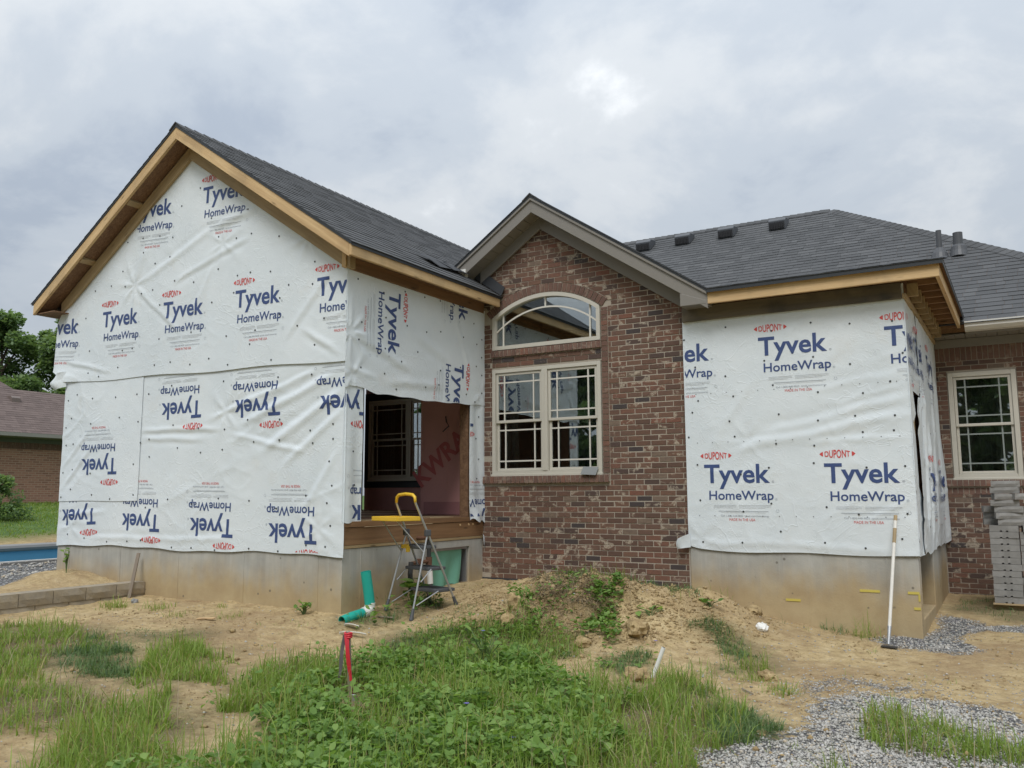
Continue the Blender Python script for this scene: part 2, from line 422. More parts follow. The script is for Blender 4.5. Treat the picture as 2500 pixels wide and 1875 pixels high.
M_CREAM = flat('almond_vinyl', (.52, .495, .43), .38, .05, 4)
M_GRILLE = flat('pale_grille', (.60, .58, .52), .4, .03)
M_GUTTER = flat('pale_gutter', (.62, .60, .55), .4, .05)
M_DARK = flat('dark_interior', (.03, .03, .033), .9)
M_ROOM = flat('dim_room_wall', (.42, .42, .41), .9)
M_CURT2 = flat('dim_curtain', (.2, .205, .2), .9, .2, 6)
M_CURT = flat('grey_curtain', (.34, .35, .35), .9, .2, 6)
M_BLACKMEM = flat('blue_black_membrane', (.016, .024, .033), .5, .2, 8, .002)
M_PINK = flat('pink_sheathing', (.62, .33, .325), .6, .12, 2.5, .003)
M_PINKINK = flat('red_sheathing_print', (.47, .12, .13), .6)
M_VENT = flat('dark_vent_plastic', (.075, .08, .09), .3, .1, 6)
M_VENTSLOT = flat('vent_slot', (.012, .012, .014), .8)
def m_glass():
    s = NT('window_glass'); s.t.nodes.remove(s.b)
    tr = s.n('ShaderNodeBsdfTransparent'); tr.inputs[0].default_value = (.8, .84, .84, 1)
    gl = s.n('ShaderNodeBsdfGlossy'); gl.inputs['Roughness'].default_value = .015; gl.inputs[0].default_value = (.9, .95, .97, 1)
    fr = s.n('ShaderNodeFresnel'); fr.inputs[0].default_value = 1.5
    w = s.noise(s.pos(), 1.6, 2); s.l(s.bump(w, .002, .2), gl.inputs['Normal'])
    f = s.math('ADD', s.math('MULTIPLY', fr.outputs[0], 3.0), .12, clamp=True)
    mx = s.n('ShaderNodeMixShader'); s.l(f, mx.inputs[0]); s.l(tr.outputs[0], mx.inputs[1]); s.l(gl.outputs[0], mx.inputs[2]); s.l(mx.outputs[0], s.out.inputs[0])
    return s.m
M_GLASS = m_glass()
def m_leaf(name, lo, mid, hi, trans=.35, rough=.5):
    s = NT(name); a = s.n('ShaderNodeAttribute', attribute_name='tone').outputs['Fac']
    c = s.ramp(a, [(0, lo), (.5, mid), (1, hi)])
    s.l(c, s.b.inputs['Base Color']); s.b.inputs['Roughness'].default_value = rough; s.b.inputs['Specular IOR Level'].default_value = .3
    t = s.n('ShaderNodeBsdfTranslucent'); s.l(s.mix(1.0, c, (1.2, 1.25, .7), 'MULTIPLY'), t.inputs[0])
    mx = s.n('ShaderNodeMixShader'); mx.inputs[0].default_value = trans
    s.l(s.b.outputs[0], mx.inputs[1]); s.l(t.outputs[0], mx.inputs[2]); s.l(mx.outputs[0], s.out.inputs[0]); return s.m
M_GRASS = m_leaf('bright_grass_blade', (.46, .37, .18), (.185, .285, .055), (.31, .41, .10), .45)
M_CREEP = m_leaf('blue_green_grass_blade', (.08, .145, .062), (.125, .21, .082), (.21, .29, .11), .35)
M_WEED = m_leaf('weed_leaf', (.095, .18, .044), (.18, .305, .072), (.31, .44, .13), .43)
M_STRAW = m_leaf('dry_straw', (.10, .075, .05), (.21, .16, .105), (.42, .34, .23), .15, .8)
M_TREE = m_leaf('tree_leaf', (.11, .18, .09), (.185, .275, .125), (.28, .37, .165), .5)
M_BARK = flat('bark', (.10, .075, .055), .9, .3, 8, .02)
def m_ground():
    s = NT('clay_soil'); p = s.pos()
    gv = s.n('ShaderNodeAttribute', attribute_name='gravel').outputs['Fac']; vg = s.n('ShaderNodeAttribute', attribute_name='green').outputs['Fac']
    ln = s.n('ShaderNodeAttribute', attribute_name='lawn').outputs['Fac']
    a = s.noise(p, .9, 6, .6); b = s.noise(p, 7, 6, .68); f = s.noise(p, 55, 5, .7)
    c = s.ramp(b, [(.28, (.30, .20, .092)), (.45, (.54, .40, .20)), (.58, (.645, .495, .265)), (.78, (.73, .60, .37))])
    c = s.mix(s.math('MULTIPLY', s.ramp(a, [(.38, 1.0), (.56, 0.0)]), .5), c, (.34, .22, .115))
    c = s.mix(s.math('MULTIPLY', s.ramp(f, [(.55, 0.0), (.70, 1.0)]), .5), c, (.60, .50, .35))
    st = s.noise(p, 1, 5, .65, 1.2, (5, 11, 5)); c = s.mix(s.math('MULTIPLY', s.ramp(st, [(.50, 0.0), (.64, 1.0)]), .42), c, (.34, .225, .12))
    f2 = s.noise(p, 26, 6, .75, .6); c = s.mix(s.math('MULTIPLY', s.ramp(f2, [(.56, 0.0), (.66, 1.0)]), .3), c, (.27, .18, .092))
    c = s.mix(s.math('MULTIPLY', s.ramp(f, [(.3, 1.0), (.44, 0.0)]), .5), c, (.2, .125, .065))
    v = s.n('ShaderNodeTexVoronoi'); s.l(p, v.inputs['Vector']); v.inputs['Scale'].default_value = 34
    gc = s.mix(s.ramp(v.outputs['Distance'], [(.0, 1.0), (.5, 0.0)]), (.13, .125, .12), v.outputs['Color'])
    hs = s.n('ShaderNodeHueSaturation'); hs.inputs['Saturation'].default_value = .12; hs.inputs['Value'].default_value = .9; s.l(gc, hs.inputs['Color'])
    gm = s.ramp(s.math('ADD', s.math('ADD', gv, s.math('MULTIPLY', s.math('SUBTRACT', b, .5), .9)), s.math('MULTIPLY', s.math('SUBTRACT', f, .5), 1.1)), [(.42, 0.0), (.58, 1.0)])
    c = s.mix(gm, c, hs.outputs[0])
    c = s.mix(s.math('MULTIPLY', vg, .7), c, s.ramp(f, [(.35, (.06, .07, .025)), (.65, (.19, .15, .075))]))
    lc = s.ramp(s.noise(p, 1.5, 6, .7), [(.3, (.06, .115, .022)), (.7, (.11, .19, .04))])
    c = s.mix(ln, c, lc)
    nb = s.bump(f, .016, 1.0, s.bump(f2, .03, .8, s.bump(b, .04, .8))); nb = s.bump(v.outputs['Distance'], .012, .3, nb)
    return s.fin(c, .95, nb)
M_GROUND = m_ground()
def m_stone():
    s = NT('gravel_stone'); r = rnd(s); n = s.noise(s.pos(), 60, 3)
    c = s.ramp(r, [(0, (.24, .225, .20)), (.3, (.36, .345, .315)), (.6, (.46, .445, .41)), (.85, (.57, .555, .52)), (1, (.47, .38, .26))])
    return s.fin(s.mix(s.math('MULTIPLY', n, .3), c, (.2, .19, .17)), .85)
M_STONE = m_stone()
def m_clod():
    s = NT('dry_clay'); p = s.pos(); n = s.noise(p, 12, 6, .65); f = s.noise(p, 70, 4)
    c = s.ramp(n, [(.3, (.22, .145, .068)), (.55, (.39, .285, .142)), (.75, (.50, .385, .21))])
    return s.fin(c, .95, s.bump(f, .01, .8, s.bump(n, .03, .7)))
M_CLOD = m_clod()
def m_block():
    s = NT('split_face_block'); p = s.pos(); r = rnd(s); n = s.noise(p, 14, 6, .65); f = s.noise(p, 90, 3)
    c = s.mix(r, (.235, .23, .22), (.30, .295, .285)); c = s.mix(s.math('MULTIPLY', s.ramp(n, [(.4, 0.0), (.7, 1.0)]), .5), c, (.17, .165, .155))
    return s.fin(c, .93, s.bump(f, .003, .8, s.bump(n, .008, .4)))
M_BLOCK = m_block()
def m_wallstone():
    s = NT('tan_wall_block'); p = s.pos(); r = rnd(s); n = s.noise(p, 9, 6, .65); f = s.noise(p, 60, 3)
    c = s.mix(r, (.25, .215, .165), (.32, .275, .21)); c = s.mix(s.math('MULTIPLY', s.ramp(n, [(.4, 0.0), (.65, 1.0)]), .6), c, (.38, .31, .21))
    return s.fin(c, .93, s.bump(f, .005, .8, s.bump(n, .02, .6)))
M_WALLSTONE = m_wallstone()
M_STEEL = flat('galvanised_tube', (.47, .48, .49), .38, .08, 20, Metallic=.75)
M_GREYPL = flat('dark_grey_plastic', (.075, .078, .085), .5, .12, 14)
M_YELLOW = flat('yellow_plastic', (.72, .46, .035), .45, .1, 10)
M_TEAL = flat('teal_pipe', (.015, .36, .29), .4, .1, 8)
M_TEALF = flat('teal_film', (.16, .40, .30), .5, .12, 5)
M_WHITE = flat('white_plastic', (.74, .73, .69), .45, .06, 12)
M_RUST = flat('rusty_iron', (.12, .055, .03), .8, .35, 40, .004)
M_IRON = flat('black_iron', (.03, .03, .03), .55, .2, 30)
M_REDTAPE = flat('red_flagging_tape', (.58, .03, .045), .4, .08, 10)
M_GREYTAPE = flat('faded_flagging_tape', (.17, .15, .16), .5, .3, 14)
M_TAPE = flat('yellow_tape', (.56, .46, .10), .5, .1, 10)
M_PAINT = flat('chipped_white_paint', (.68, .66, .61), .55, .16, 16)
M_POOLBLUE = flat('pool_liner', (.12, .36, .56), .35, .08, 2)
M_COPING = flat('grey_coping', (.27, .27, .265), .6, .1, 6)
M_METALP = flat('grey_metal_sheet', (.20, .21, .21), .5, .05, 8)
M_BUSH = M_TREE

# ------------------------------------------------------------------ roofs, bricks, windows
CAMV = Vector((0, 0, 1.6))
_tabs = {}
def tab_mesh(w, th, mat):
    k = (w, th, mat.name)
    if k not in _tabs:
        b = MB(); h = .158
        b.add([(0,0,.008),(w,0,.008),(w,h,.001),(0,h,.001),(0,0,.009+th),(w,0,.009+th),(w,h,.004),(0,h,.004)], [(0,3,2,1),(4,5,6,7),(0,1,5,4),(1,2,6,5),(2,3,7,6),(3,0,4,7)])
        _tabs[k] = b.mesh('shingle', mat)
    return _tabs[k]
def shingle_plane(roof, O, es, eu, polys, mat, seed, nind=0, expo=.143):
    """courses of overlapping shingle tabs on a roof plane; the nearest ones single, the others joined"""
    O, es, eu = Vector(O), Vector(es).normalized(), Vector(eu).normalized(); n = es.cross(eu)
    rg = random.Random(seed); singles = []; mb = MB()
    rot = Matrix((es, eu, n)).transposed().to_quaternion()
    for poly in polys:
        if area(poly) < .01: continue
        cx = sum(p[0] for p in poly)/len(poly); cy = sum(p[1] for p in poly)/len(poly)
        hp = []
        for i in range(len(poly)):
            p, q = poly[i], poly[(i+1) % len(poly)]; a, b = q[1]-p[1], p[0]-q[0]; c = a*p[0]+b*p[1]
            if a*cx+b*cy > c: a, b, c = -a, -b, -c
            hp.append((a, b, c))
        t0 = min(p[1] for p in poly); t1 = max(p[1] for p in poly); s0 = min(p[0] for p in poly); s1 = max(p[0] for p in poly)
        t = t0; row = 0
        while t < t1:
            s = s0-rg.random()*.4
            while s < s1:
                w = rg.choice((.12, .16, .2, .26, .33)); th = rg.choice((.001, .002, .0045))
                g = .003
                q = clip([(s, t), (s+w-g, t), (s+w-g, t+.158), (s, t+.158)], hp)
                if len(q) >= 3:
                    full = len(q) == 4 and abs(area(q)-(w-g)*.158) < 1e-6
                    if full and nind:
                        singles.append((s, t, w-g, th))
                    else: _addtab(mb, q, t, th, O, es, eu, n)
                s += w
            t += expo; row += 1
    if nind and singles:
        singles.sort(key=lambda z: (O+es*z[0]+eu*z[1]-CAMV).length)
        for z in singles[:nind]:
            link('shingle', tab_mesh(round(z[2], 3), z[3], mat), roof, O+es*z[0]+eu*z[1], rot=rot)
        for s, t, w, th in singles[nind:]:
            _addtab(mb, [(s, t), (s+w, t), (s+w, t+.158), (s, t+.158)], t, th, O, es, eu, n)
    if mb.f: mb.build('shingles', mat, roof, kind='stuff')
def _addtab(mb, q, t, th, O, es, eu, n):
    k = len(q); lo = []; hi = []
    for a, b in q:
        f = min(1, max(0, (b-t)/.158)); base = O+es*a+eu*b
        lo.append(base+n*(.008*(1-f)+.001*f)); hi.append(base+n*((.009+th)*(1-f)+.004*f))
    mb.add(lo+hi, [tuple(range(k-1, -1, -1)), tuple(range(k, 2*k))]+[(i, (i+1) % k, (i+1) % k+k, i+k) for i in range(k)])
def cap_row(roof, a, b, dn1, dn2, mat, w=.14, name='ridge_cap'):
    """folded cap shingles along a ridge or hip from a to b; dn1, dn2 are the downslope directions on its two sides"""
    a, b = Vector(a), Vector(b); L = (b-a).length; l = (b-a)/L; k = int(L/.15)
    d1, d2 = Vector(dn1).normalized(), Vector(dn2).normalized()
    up = Vector((0, 0, 1)); mb = MB()
    for i in range(k):
        p = a+l*(i*.15); q = p+l*.2; r1 = random.uniform(-.008, .008)
        A = [p+up*.045+d1*(w+r1), p+up*.058, p+up*.045+d2*(w+r1)]; B = [q+up*.03+d1*(w+r1), q+up*.043, q+up*.03+d2*(w+r1)]
        mb.add(A+B+[x-up*.012 for x in A]+[x-up*.012 for x in B], [(0,1,4,3),(1,2,5,4),(6,9,10,7),(7,10,11,8),(0,6,7,1),(1,7,8,2),(0,3,9,6),(2,8,11,5)])
    mb.build(name, mat, roof, kind='stuff')

BH, BC, BL = .0575, .0677, .203          # brick height, course, length with joint
_bm = {}
def brick_mesh(mat, w=.193, h=BH, d=.09):
    k = (mat.name, w, h)
    if k not in _bm:
        b = MB(); e = .003; x, z = w/2, h/2
        # slightly eased face
        b.add([(-x+e,0,-z+e),(x-e,0,-z+e),(x-e,0,z-e),(-x+e,0,z-e),(-x,e,-z),(x,e,-z),(x,e,z),(-x,e,z),(-x,d,-z),(x,d,-z),(x,d,z),(-x,d,z)],
              [(0,1,2,3),(4,5,1,0),(5,6,2,1),(6,7,3,2),(7,4,0,3),(8,9,5,4),(9,10,6,5),(10,11,7,6),(11,8,4,7)])
        _bm[k] = b.mesh('brick', mat)
    return _bm[k]
def brick_field(wall, Y, x0, x1, z0, z1, holes, hps, cut, mat, nind=0, seed=1, phase=0.0, brickname='brick'):
    """running bond on a wall facing -Y; holes are (x0,x1,z0,z1); hps half planes kept; cut(x,z) gives an extra half plane or None"""
    rg = random.Random(seed); singles = []; mb = MB()
    row = 0; z = z0
    spans = []
    while z < z1:
        zc = z+BC/2
        sp = [(x0, x1)]
        for hx0, hx1, hz0, hz1 in holes:
            if hz0 < zc < hz1:
                ns = []
                for a, b in sp:
                    if hx1 <= a or hx0 >= b: ns.append((a, b)); continue
                    if a < hx0: ns.append((a, hx0))
                    if b > hx1: ns.append((hx1, b))
                sp = ns
        for a, b in sp:
            x = x0+phase+(BL/2 if row % 2 else 0)-2*BL
            while x < b:
                xa, xb = max(x, a), min(x+BL-.010, b-.004); x += BL
                if xb-xa < .02: continue
                j = rg.uniform(-.0015, .0015)
                q = [(xa, z+j), (xb, z+j), (xb, z+BH+j), (xa, z+BH+j)]
                p = clip(q, hps)
                if p and cut:
                    cc = cut(sum(u[0] for u in p)/len(p), sum(u[1] for u in p)/len(p))
                    if cc == 'drop': p = []
                    elif cc: p = clip(p, [cc])
                if len(p) < 3 or area(p) < .0004: continue
                dy = rg.uniform(-.003, .003)
                if abs(area(p)-.193*BH) < 1e-5 and nind: singles.append((xa+.0965, z+BH/2+j, dy))
                else: mb.prism([(u[0], Y+dy, u[1]) for u in p], (0, .09, 0))
        z += BC; row += 1
    if nind:
        singles.sort(key=lambda s: (Vector((s[0], Y, s[1]))-CAMV).length)
        me = brick_mesh(mat)
        for s in singles[:nind]: link(brickname, me, wall, (s[0], Y+s[2], s[1]))
        for s in singles[nind:]: mb.box(s[0]-.0965, s[0]+.0965, Y+s[2], Y+s[2]+.09, s[1]-BH/2, s[1]+BH/2)
    if mb.f: mb.build('bricks', mat, wall, kind='stuff')

def frame_ring(mb, x0, x1, z0, z1, w, ya, yb, mi=0):
    mb.box(x0, x0+w, ya, yb, z0, z1, mi); mb.box(x1-w, x1, ya, yb, z0, z1, mi)
    mb.box(x0+w, x1-w, ya, yb, z0, z0+w, mi); mb.box(x0+w, x1-w, ya, yb, z1-w, z1, mi)
def double_hung(house, name, x0, x1, z0, z1, Y, units, mat, mull=.05, fw=.045, grmat=None, zm=None, label=None, inset=.10):
    """a frame with `units` double-hung windows; sashes, panes and prairie grilles are sub-parts"""
    fr = MB(); frame_ring(fr, x0, x1, z0, z1, fw, Y, Y+.11)
    fr.box(x0-.012, x1+.012, Y-.012, Y+.06, z0-.02, z0+.012)
    W0 = (x1-x0-2*fw-mull*(units-1))/units
    for i in range(1, units):
        xa = x0+fw+i*W0+(i-1)*mull; fr.box(xa, xa+mull, Y-.006, Y+.10, z0+fw, z1-fw)
        fr.box(xa+mull*.42, xa+mull*.58, Y-.012, Y-.006, z0+fw, z1-fw)
    f = fr.build(name, mat, house, label=label, bevel=.004)
    zm = zm or (z0+z1)/2
    for i in range(units):
        a = x0+fw+i*(W0+mull); b = a+W0
        for lo, hi, dy in ((z0+fw, zm+.02, .045), (zm-.02, z1-fw, .018)):
            s = MB(); sw = .036; frame_ring(s, a+.004, b-.004, lo+.003, hi-.003, sw, Y+dy, Y+dy+.03)
            s.build('sash', mat, f, bevel=.003)
            ga, gb, gl, gh = a+sw, b-sw, lo+sw, hi-sw
            g = MB(); g.box(ga-.004, gb+.004, Y+dy+.012, Y+dy+.017, gl-.004, gh+.004); g.build('glass_pane', M_GLASS, f)
            m = MB(); gw = .0095; ins = inset
            for xx in (ga+ins, gb-ins): m.box(xx-gw, xx+gw, Y+dy+.004, Y+dy+.0105, gl, gh)
            for zz_ in (gl+ins, gh-ins):
                for xa, xb in ((ga, ga+ins-gw), (ga+ins+gw, gb-ins-gw), (gb-ins+gw, gb)): m.box(xa, xb, Y+dy+.004, Y+dy+.0105, zz_-gw, zz_+gw)
            m.build('grille', grmat or M_GRILLE, f)
    return f

# ------------------------------------------------------------------ wrap sheets and their print
def text_raw(body, bold=0.0):
    c = bpy.data.curves.new('print', 'FONT'); c.body = body; c.size = 1; c.offset = bold; c.resolution_u = 3
    o = bpy.data.objects.new('print', c); COL.objects.link(o)
    dg = bpy.context.evaluated_depsgraph_get(); me = bpy.data.meshes.new_from_object(o.evaluated_get(dg))
    v = np.array([tuple(x.co)[:2] for x in me.vertices]); f = [tuple(p.vertices) for p in me.polygons]
    bpy.data.objects.remove(o); bpy.data.curves.remove(c); bpy.data.meshes.remove(me)
    return v, f
def fit(vf, x0, x1, z0, h, cap=None):
    """stretch to x0..x1; the capital height (from a reference 'H') becomes h and the baseline z0"""
    v, f = vf; v = v.copy(); ch = cap or CAPH
    a, b = v[:, 0].min(), v[:, 0].max()
    v[:, 0] = x0+(v[:, 0]-a)/(b-a)*(x1-x0); v[:, 1] = z0+v[:, 1]*h/ch
    return v, f
_h = text_raw('H')[0]; CAPH = _h[:, 1].max()
def make_logo():
    parts = []                                            # (v2, faces, material)
    parts.append((*fit(text_raw('Tyvek', .021), 0, .765, 0, .205), 0))
    parts.append((*fit(text_raw('HomeWrap', .014), .054, .80, -.197, .100), 0))
    v, f = fit(text_raw('DUPONT', .018), .012, .278, 0, .062)
    x = (v[:, 0]-.145)/.133; v[:, 1] = .313+(v[:, 1]-.031)*(1.42-.62*x*x); parts.append((v, f, 1))
    for sg in (-1, 1):                                    # the two ends of the oval
        xs = [.145+sg*(.150+.037*t) for t in (0, .35, .7, 1)]; hs = [.026, .021, .012, .001]
        vv = [(a, .313+h) for a, h in zip(xs, hs)]+[(a, .313-h) for a, h in zip(xs[::-1], hs[::-1])]
        parts.append((np.array(vv), [tuple(range(8))], 1))
    def bar(x0, x1, z, h, m): parts.append((np.array([(x0, z), (x1, z), (x1, z+h), (x0, z+h)]), [(0, 1, 2, 3)], m))
    for z in (-.262, -.277, -.292):
        bar(.105, .372 if z > -.29 else .33, z, .005, 3); bar(.403, .77 if z > -.28 else .70, z, .005, 3)
    bar(.16, .735, -.332, .0045, 2); bar(.185, .705, -.345, .0035, 3)
    parts.append((*fit(text_raw('Call 1-800-448-9835  tyvek.com/homewrap'), .186, .74, -.392, .019), 2))
    parts.append((*fit(text_raw('MADE IN THE USA'), .284, .583, -.440, .029), 1))
    parts.append((*fit(text_raw('®'), .785, .812, -.004, .024), 2)); parts.append((*fit(text_raw('®'), .815, .842, -.205, .024), 2))
    for a in range(3):                                    # small recycling triangle
        t = [(.838+.018*math.sin(a*2.094+.2+d*1.7), -.322+.018*math.cos(a*2.094+.2+d*1.7)) for d in (0, 1)]
        (x0, z0), (x1, z1) = t; nx, nz = -(z1-z0)*.12, (x1-x0)*.12
        parts.append((np.array([(x0, z0), (x1, z1), (x1+nx, z1+nz), (x0+nx, z0+nz)]), [(0, 1, 2, 3)], 2))
    bm = bmesh.new()
    for v, f, m in parts:
        vv = [bm.verts.new((p[0], p[1], 0)) for p in v]
        for q in f:
            try: fc = bm.faces.new([vv[i] for i in q]); fc.material_index = m
            except ValueError: pass
    for i in range(27):
        bmesh.ops.bisect_plane(bm, geom=bm.verts[:]+bm.edges[:]+bm.faces[:], plane_co=(-.03+i*.033, 0, 0), plane_no=(1, 0, 0))
    for i in range(26):
        bmesh.ops.bisect_plane(bm, geom=bm.verts[:]+bm.edges[:]+bm.faces[:], plane_co=(0, -.45+i*.033, 0), plane_no=(0, 1, 0))
    for fc in bm.faces:
        if fc.normal.z < 0: fc.normal_flip()
    me = bpy.data.meshes.new('logo'); bm.to_mesh(me); bm.free(); return me
LOGO = make_logo()
class Field:
    """wrinkle height of the wrap over one wall, sampled on a grid"""
    def __init__(s, u0, u1, v0, v1, seed, folds, step=.02, amp=1.0, pulls=()):
        s.u0, s.v0, s.st = u0-.1, v0-.1, step
        s.nu = int((u1-u0+.2)/step)+2; s.nv = int((v1-v0+.2)/step)+2
        U, V = np.meshgrid(s.u0+np.arange(s.nu)*step, s.v0+np.arange(s.nv)*step, indexing='ij')
        wu = U+.25*(fbm(U*1.1, V*1.1, seed+50)-.5); wv = V+.25*(fbm(U*1.1+7, V*1.1, seed+60)-.5)
        patch = sstep(.38, .62, fbm(U*.8, V*.8, seed+70))
        D = .012*(fbm(U*1.3, V*1.3, seed)-.5)
        D += patch*.0090*ridge(wu*1.2+wv*.7, wv*3.0-wu*1.3, seed+1)**6
        D += (.3+.7*patch)*.0050*ridge(wu*2.1-wv*2.3, wv*5.2+wu*1.9, seed+2)**7
        D += .0022*ridge(wu*6.5+wv*3, wv*9.5-wu*2, seed+3)**5*patch
        for (ax, az, bx, bz, w, a) in folds:
            L = math.hypot(bx-ax, bz-az); lx, lz = (bx-ax)/L, (bz-az)/L
            t = (U-ax)*lx+(V-az)*lz; d = (U-ax)*-lz+(V-az)*lx+.05*(fbm(t*2.1, t*0+ax, seed+80)-.5)
            win = sstep(-.12, .18, t)*sstep(L+.12, L-.25, t)
            D += a*win*(np.exp(-(d/w)**2)-.45*np.exp(-((d+1.7*w)/(1.1*w))**2))
        for (px, pz, a, nf) in pulls:                     # pleats fanning out from a fastener
            r = np.hypot(U-px, V-pz); th = np.arctan2(V-pz, U-px)
            D += a*np.exp(-(r/.30)**2)*sstep(.0, .1, r)*(.5+.5*np.cos(th*nf+px*7))**3
        s.D = D*amp
    def __call__(s, u, v):
        x = np.clip((np.asarray(u)-s.u0)/s.st, 0, s.nu-1.001); y = np.clip((np.asarray(v)-s.v0)/s.st, 0, s.nv-1.001)
        i = x.astype(int); j = y.astype(int); fx = x-i; fy = y-j
        return (s.D[i, j]*(1-fx)+s.D[i+1, j]*fx)*(1-fy)+(s.D[i, j+1]*(1-fx)+s.D[i+1, j+1]*fx)*fy
class Wall:
    def __init__(s, O, eu, ev, n, field): s.O, s.eu, s.ev, s.n, s.fld = (np.array(O, float), np.array(eu, float), np.array(ev, float), np.array(n, float), field)
    def pt(s, u, v, d): return s.O+np.multiply.outer(u, s.eu)+np.multiply.outer(v, s.ev)+np.multiply.outer(d, s.n)
    def sheet(s, parent, name, u0, u1, vlo, vhi, lay, label=None, extra=None, step=.022):
        nu = max(2, int((u1-u0)/step)); us = np.linspace(u0, u1, nu+1)
        lo = np.array([vlo(x) if callable(vlo) else vlo for x in us]); hi = np.array([vhi(x) if callable(vhi) else vhi for x in us])
        nv = max(2, int((hi-lo).max()/step)); t = np.linspace(0, 1, nv+1)
        U = np.repeat(us[:, None], nv+1, 1); V = lo[:, None]+(hi-lo)[:, None]*t[None]
        D = s.fld(U, V)+lay
        if extra is not None: D = D+extra(U, V)
        P = s.pt(U.ravel(), V.ravel(), D.ravel())
        idx = np.arange((nu+1)*(nv+1)).reshape(nu+1, nv+1)
        F = np.stack([idx[:-1, :-1], idx[1:, :-1], idx[1:, 1:], idx[:-1, 1:]], -1).reshape(-1, 4)
        return link(name, tris_mesh(name, P, F, M_WRAP, smooth=True), parent, label=label)
    def logo(s, sheet, ou, ov, deg, lay, clips, name='printed_logo', extra=None):
        bm = bmesh.new(); bm.from_mesh(LOGO); c, n = math.cos(R_(deg)), math.sin(R_(deg))
        for v in bm.verts: v.co = (ou+v.co.x*c-v.co.y*n, ov+v.co.x*n+v.co.y*c, 0)
        for a, b, k in clips:                              # keep a*u+b*v <= k
            nn = Vector((a, b, 0)); L2 = a*a+b*b
            bmesh.ops.bisect_plane(bm, geom=bm.verts[:]+bm.edges[:]+bm.faces[:], plane_co=nn*(k/L2), plane_no=nn, clear_outer=True)
        if not bm.faces: bm.free(); return
        bmesh.ops.triangulate(bm, faces=bm.faces[:])
        me = bpy.data.meshes.new(name); bm.to_mesh(me); bm.free()
        co = np.array([v.co[:2] for v in me.vertices]); d = s.fld(co[:, 0], co[:, 1])+lay+.0030
        if extra is not None: d = d+extra(co[:, 0], co[:, 1])
        P = s.pt(co[:, 0], co[:, 1], d); me.vertices.foreach_set('co', P.astype(np.float32).ravel())
        for m in (M_BLUE, M_RED, M_GREY, M_PALE): me.materials.append(m)
        me.update(); return link(name, me, sheet)
    def nails(s, sheet, pts, lay, r=.0115):
        mb = MB()
        for u, v in pts:
            c = s.pt(np.array([u]), np.array([v]), np.array([float(s.fld(u, v))+lay+.002]))[0]
            a, b = s.eu*r, s.ev*r; k = 8
            ring = [c+a*math.cos(i*2*math.pi/k)+b*math.sin(i*2*math.pi/k) for i in range(k)]
            mb.add(ring+[p+s.n*.003 for p in ring], [tuple(range(k, 2*k))]+[(i, (i+1) % k, (i+1) % k+k, i+k) for i in range(k)])
        mb.build('cap_nails', M_NAIL, sheet, kind='stuff')

# ------------------------------------------------------------------ left wing: wrapped gable with a porch opening
wing = thing('gable_wing', 'unfinished gabled house wing wrapped in white sheeting with raw timber eaves', 'house wing', (-9.0, 8.6, .4))
XL, XR, YG = -11.60, -6.413, 7.177
AX, AZ, SL = -9.10, 6.335, .672
def zr(x): return AZ-SL*abs(x-AX)
f = MB()
f.box(XL, XR, YG, YG+.2, -.3, 1.03)
f.box(XL, XL+.2, YG+.2, 13.4, -.3, 1.03)
# right side with the crawl opening
f.box(XR-.2, XR, YG+.2, 8.80, -.3, 1.03); f.box(XR-.2, XR, 9.655, 10.04, -.3, 1.03)
f.box(XR-.2, XR, 8.80, 9.655, -.3, .46); f.box(XR-.2, XR, 8.80, 9.655, .945, 1.03)
fo = f.build('foundation', M_CONC, wing)
for x in (-11.32, -10.21, -9.07, -7.92, -6.76): MB().box(x-.006, x+.006, YG-.004, YG+.05, -.2, .97).build('form_seam', M_CONC, fo)
MB().box(XR-.05, XR+.004, 7.476, 7.488, -.2, 1.028).build('form_seam', M_CONC, fo)
fr = MB(); frame_ring_y = [(8.80, 8.835, .46, .945), (9.62, 9.655, .46, .945), (8.835, 9.62, .91, .945)]
for a, b, c, d in frame_ring_y: fr.box(XR-.19, XR-.03, a, b, c, d)
fr.build('vent_buck', M_STEEL, wing)
# teal film hanging in the crawl opening
nu, nv = 24, 14; yy = np.linspace(8.80, 9.50, nu+1); tt = np.linspace(0, 1, nv+1)
Yg, Tg = np.meshgrid(yy, tt, indexing='ij')
Zg = .95-(.95-.45)*Tg+.03*np.sin(Yg*19)*Tg; Xg = XR-.06-.05*Tg*(.5+.5*np.sin(Yg*23+Tg*2))+.03*sstep(9.35, 9.5, Yg)*Tg
idx = np.arange((nu+1)*(nv+1)).reshape(nu+1, nv+1)
link('teal_film', tris_mesh('teal_film', np.stack([Xg, Yg+.06*(1-Tg)*sstep(9.2, 9.5, Yg), Zg], -1).reshape(-1, 3), np.stack([idx[:-1, :-1], idx[1:, :-1], idx[1:, 1:], idx[:-1, 1:]], -1).reshape(-1, 4), M_TEALF, smooth=True), wing, label='teal plastic film hung in the crawl opening')
# framed walls
w = MB()
w.prism([(XL, YG, 1.03), (XR, YG, 1.03), (XR, YG, zr(XR)-.02), (AX, YG, AZ-.02), (XL, YG, zr(XL)-.02)], (0, .13, 0))
w.box(XL, XL+.13, YG+.13, 7.35, 1.03, zr(XL)-.02); w.box(XL, XL+.13, 12.0, 13.4, 1.03, zr(XL)-.02); w.box(XL, XL+.13, 7.35, 12.0, 1.03, 1.36); w.box(XL, XL+.13, 7.35, 12.0, 4.2, zr(XL)-.02)  # unseen opening added in the left wall to brighten the porch room
w.box(XR-.13, XR, YG+.13, 7.455, 1.33, 4.3); w.box(XR-.13, XR, 9.615, 10.07, 1.33, 4.3); w.box(XR-.13, XR, 7.455, 9.615, 2.86, 4.3)
w.build('sheathed_wall', M_OSB, wing)
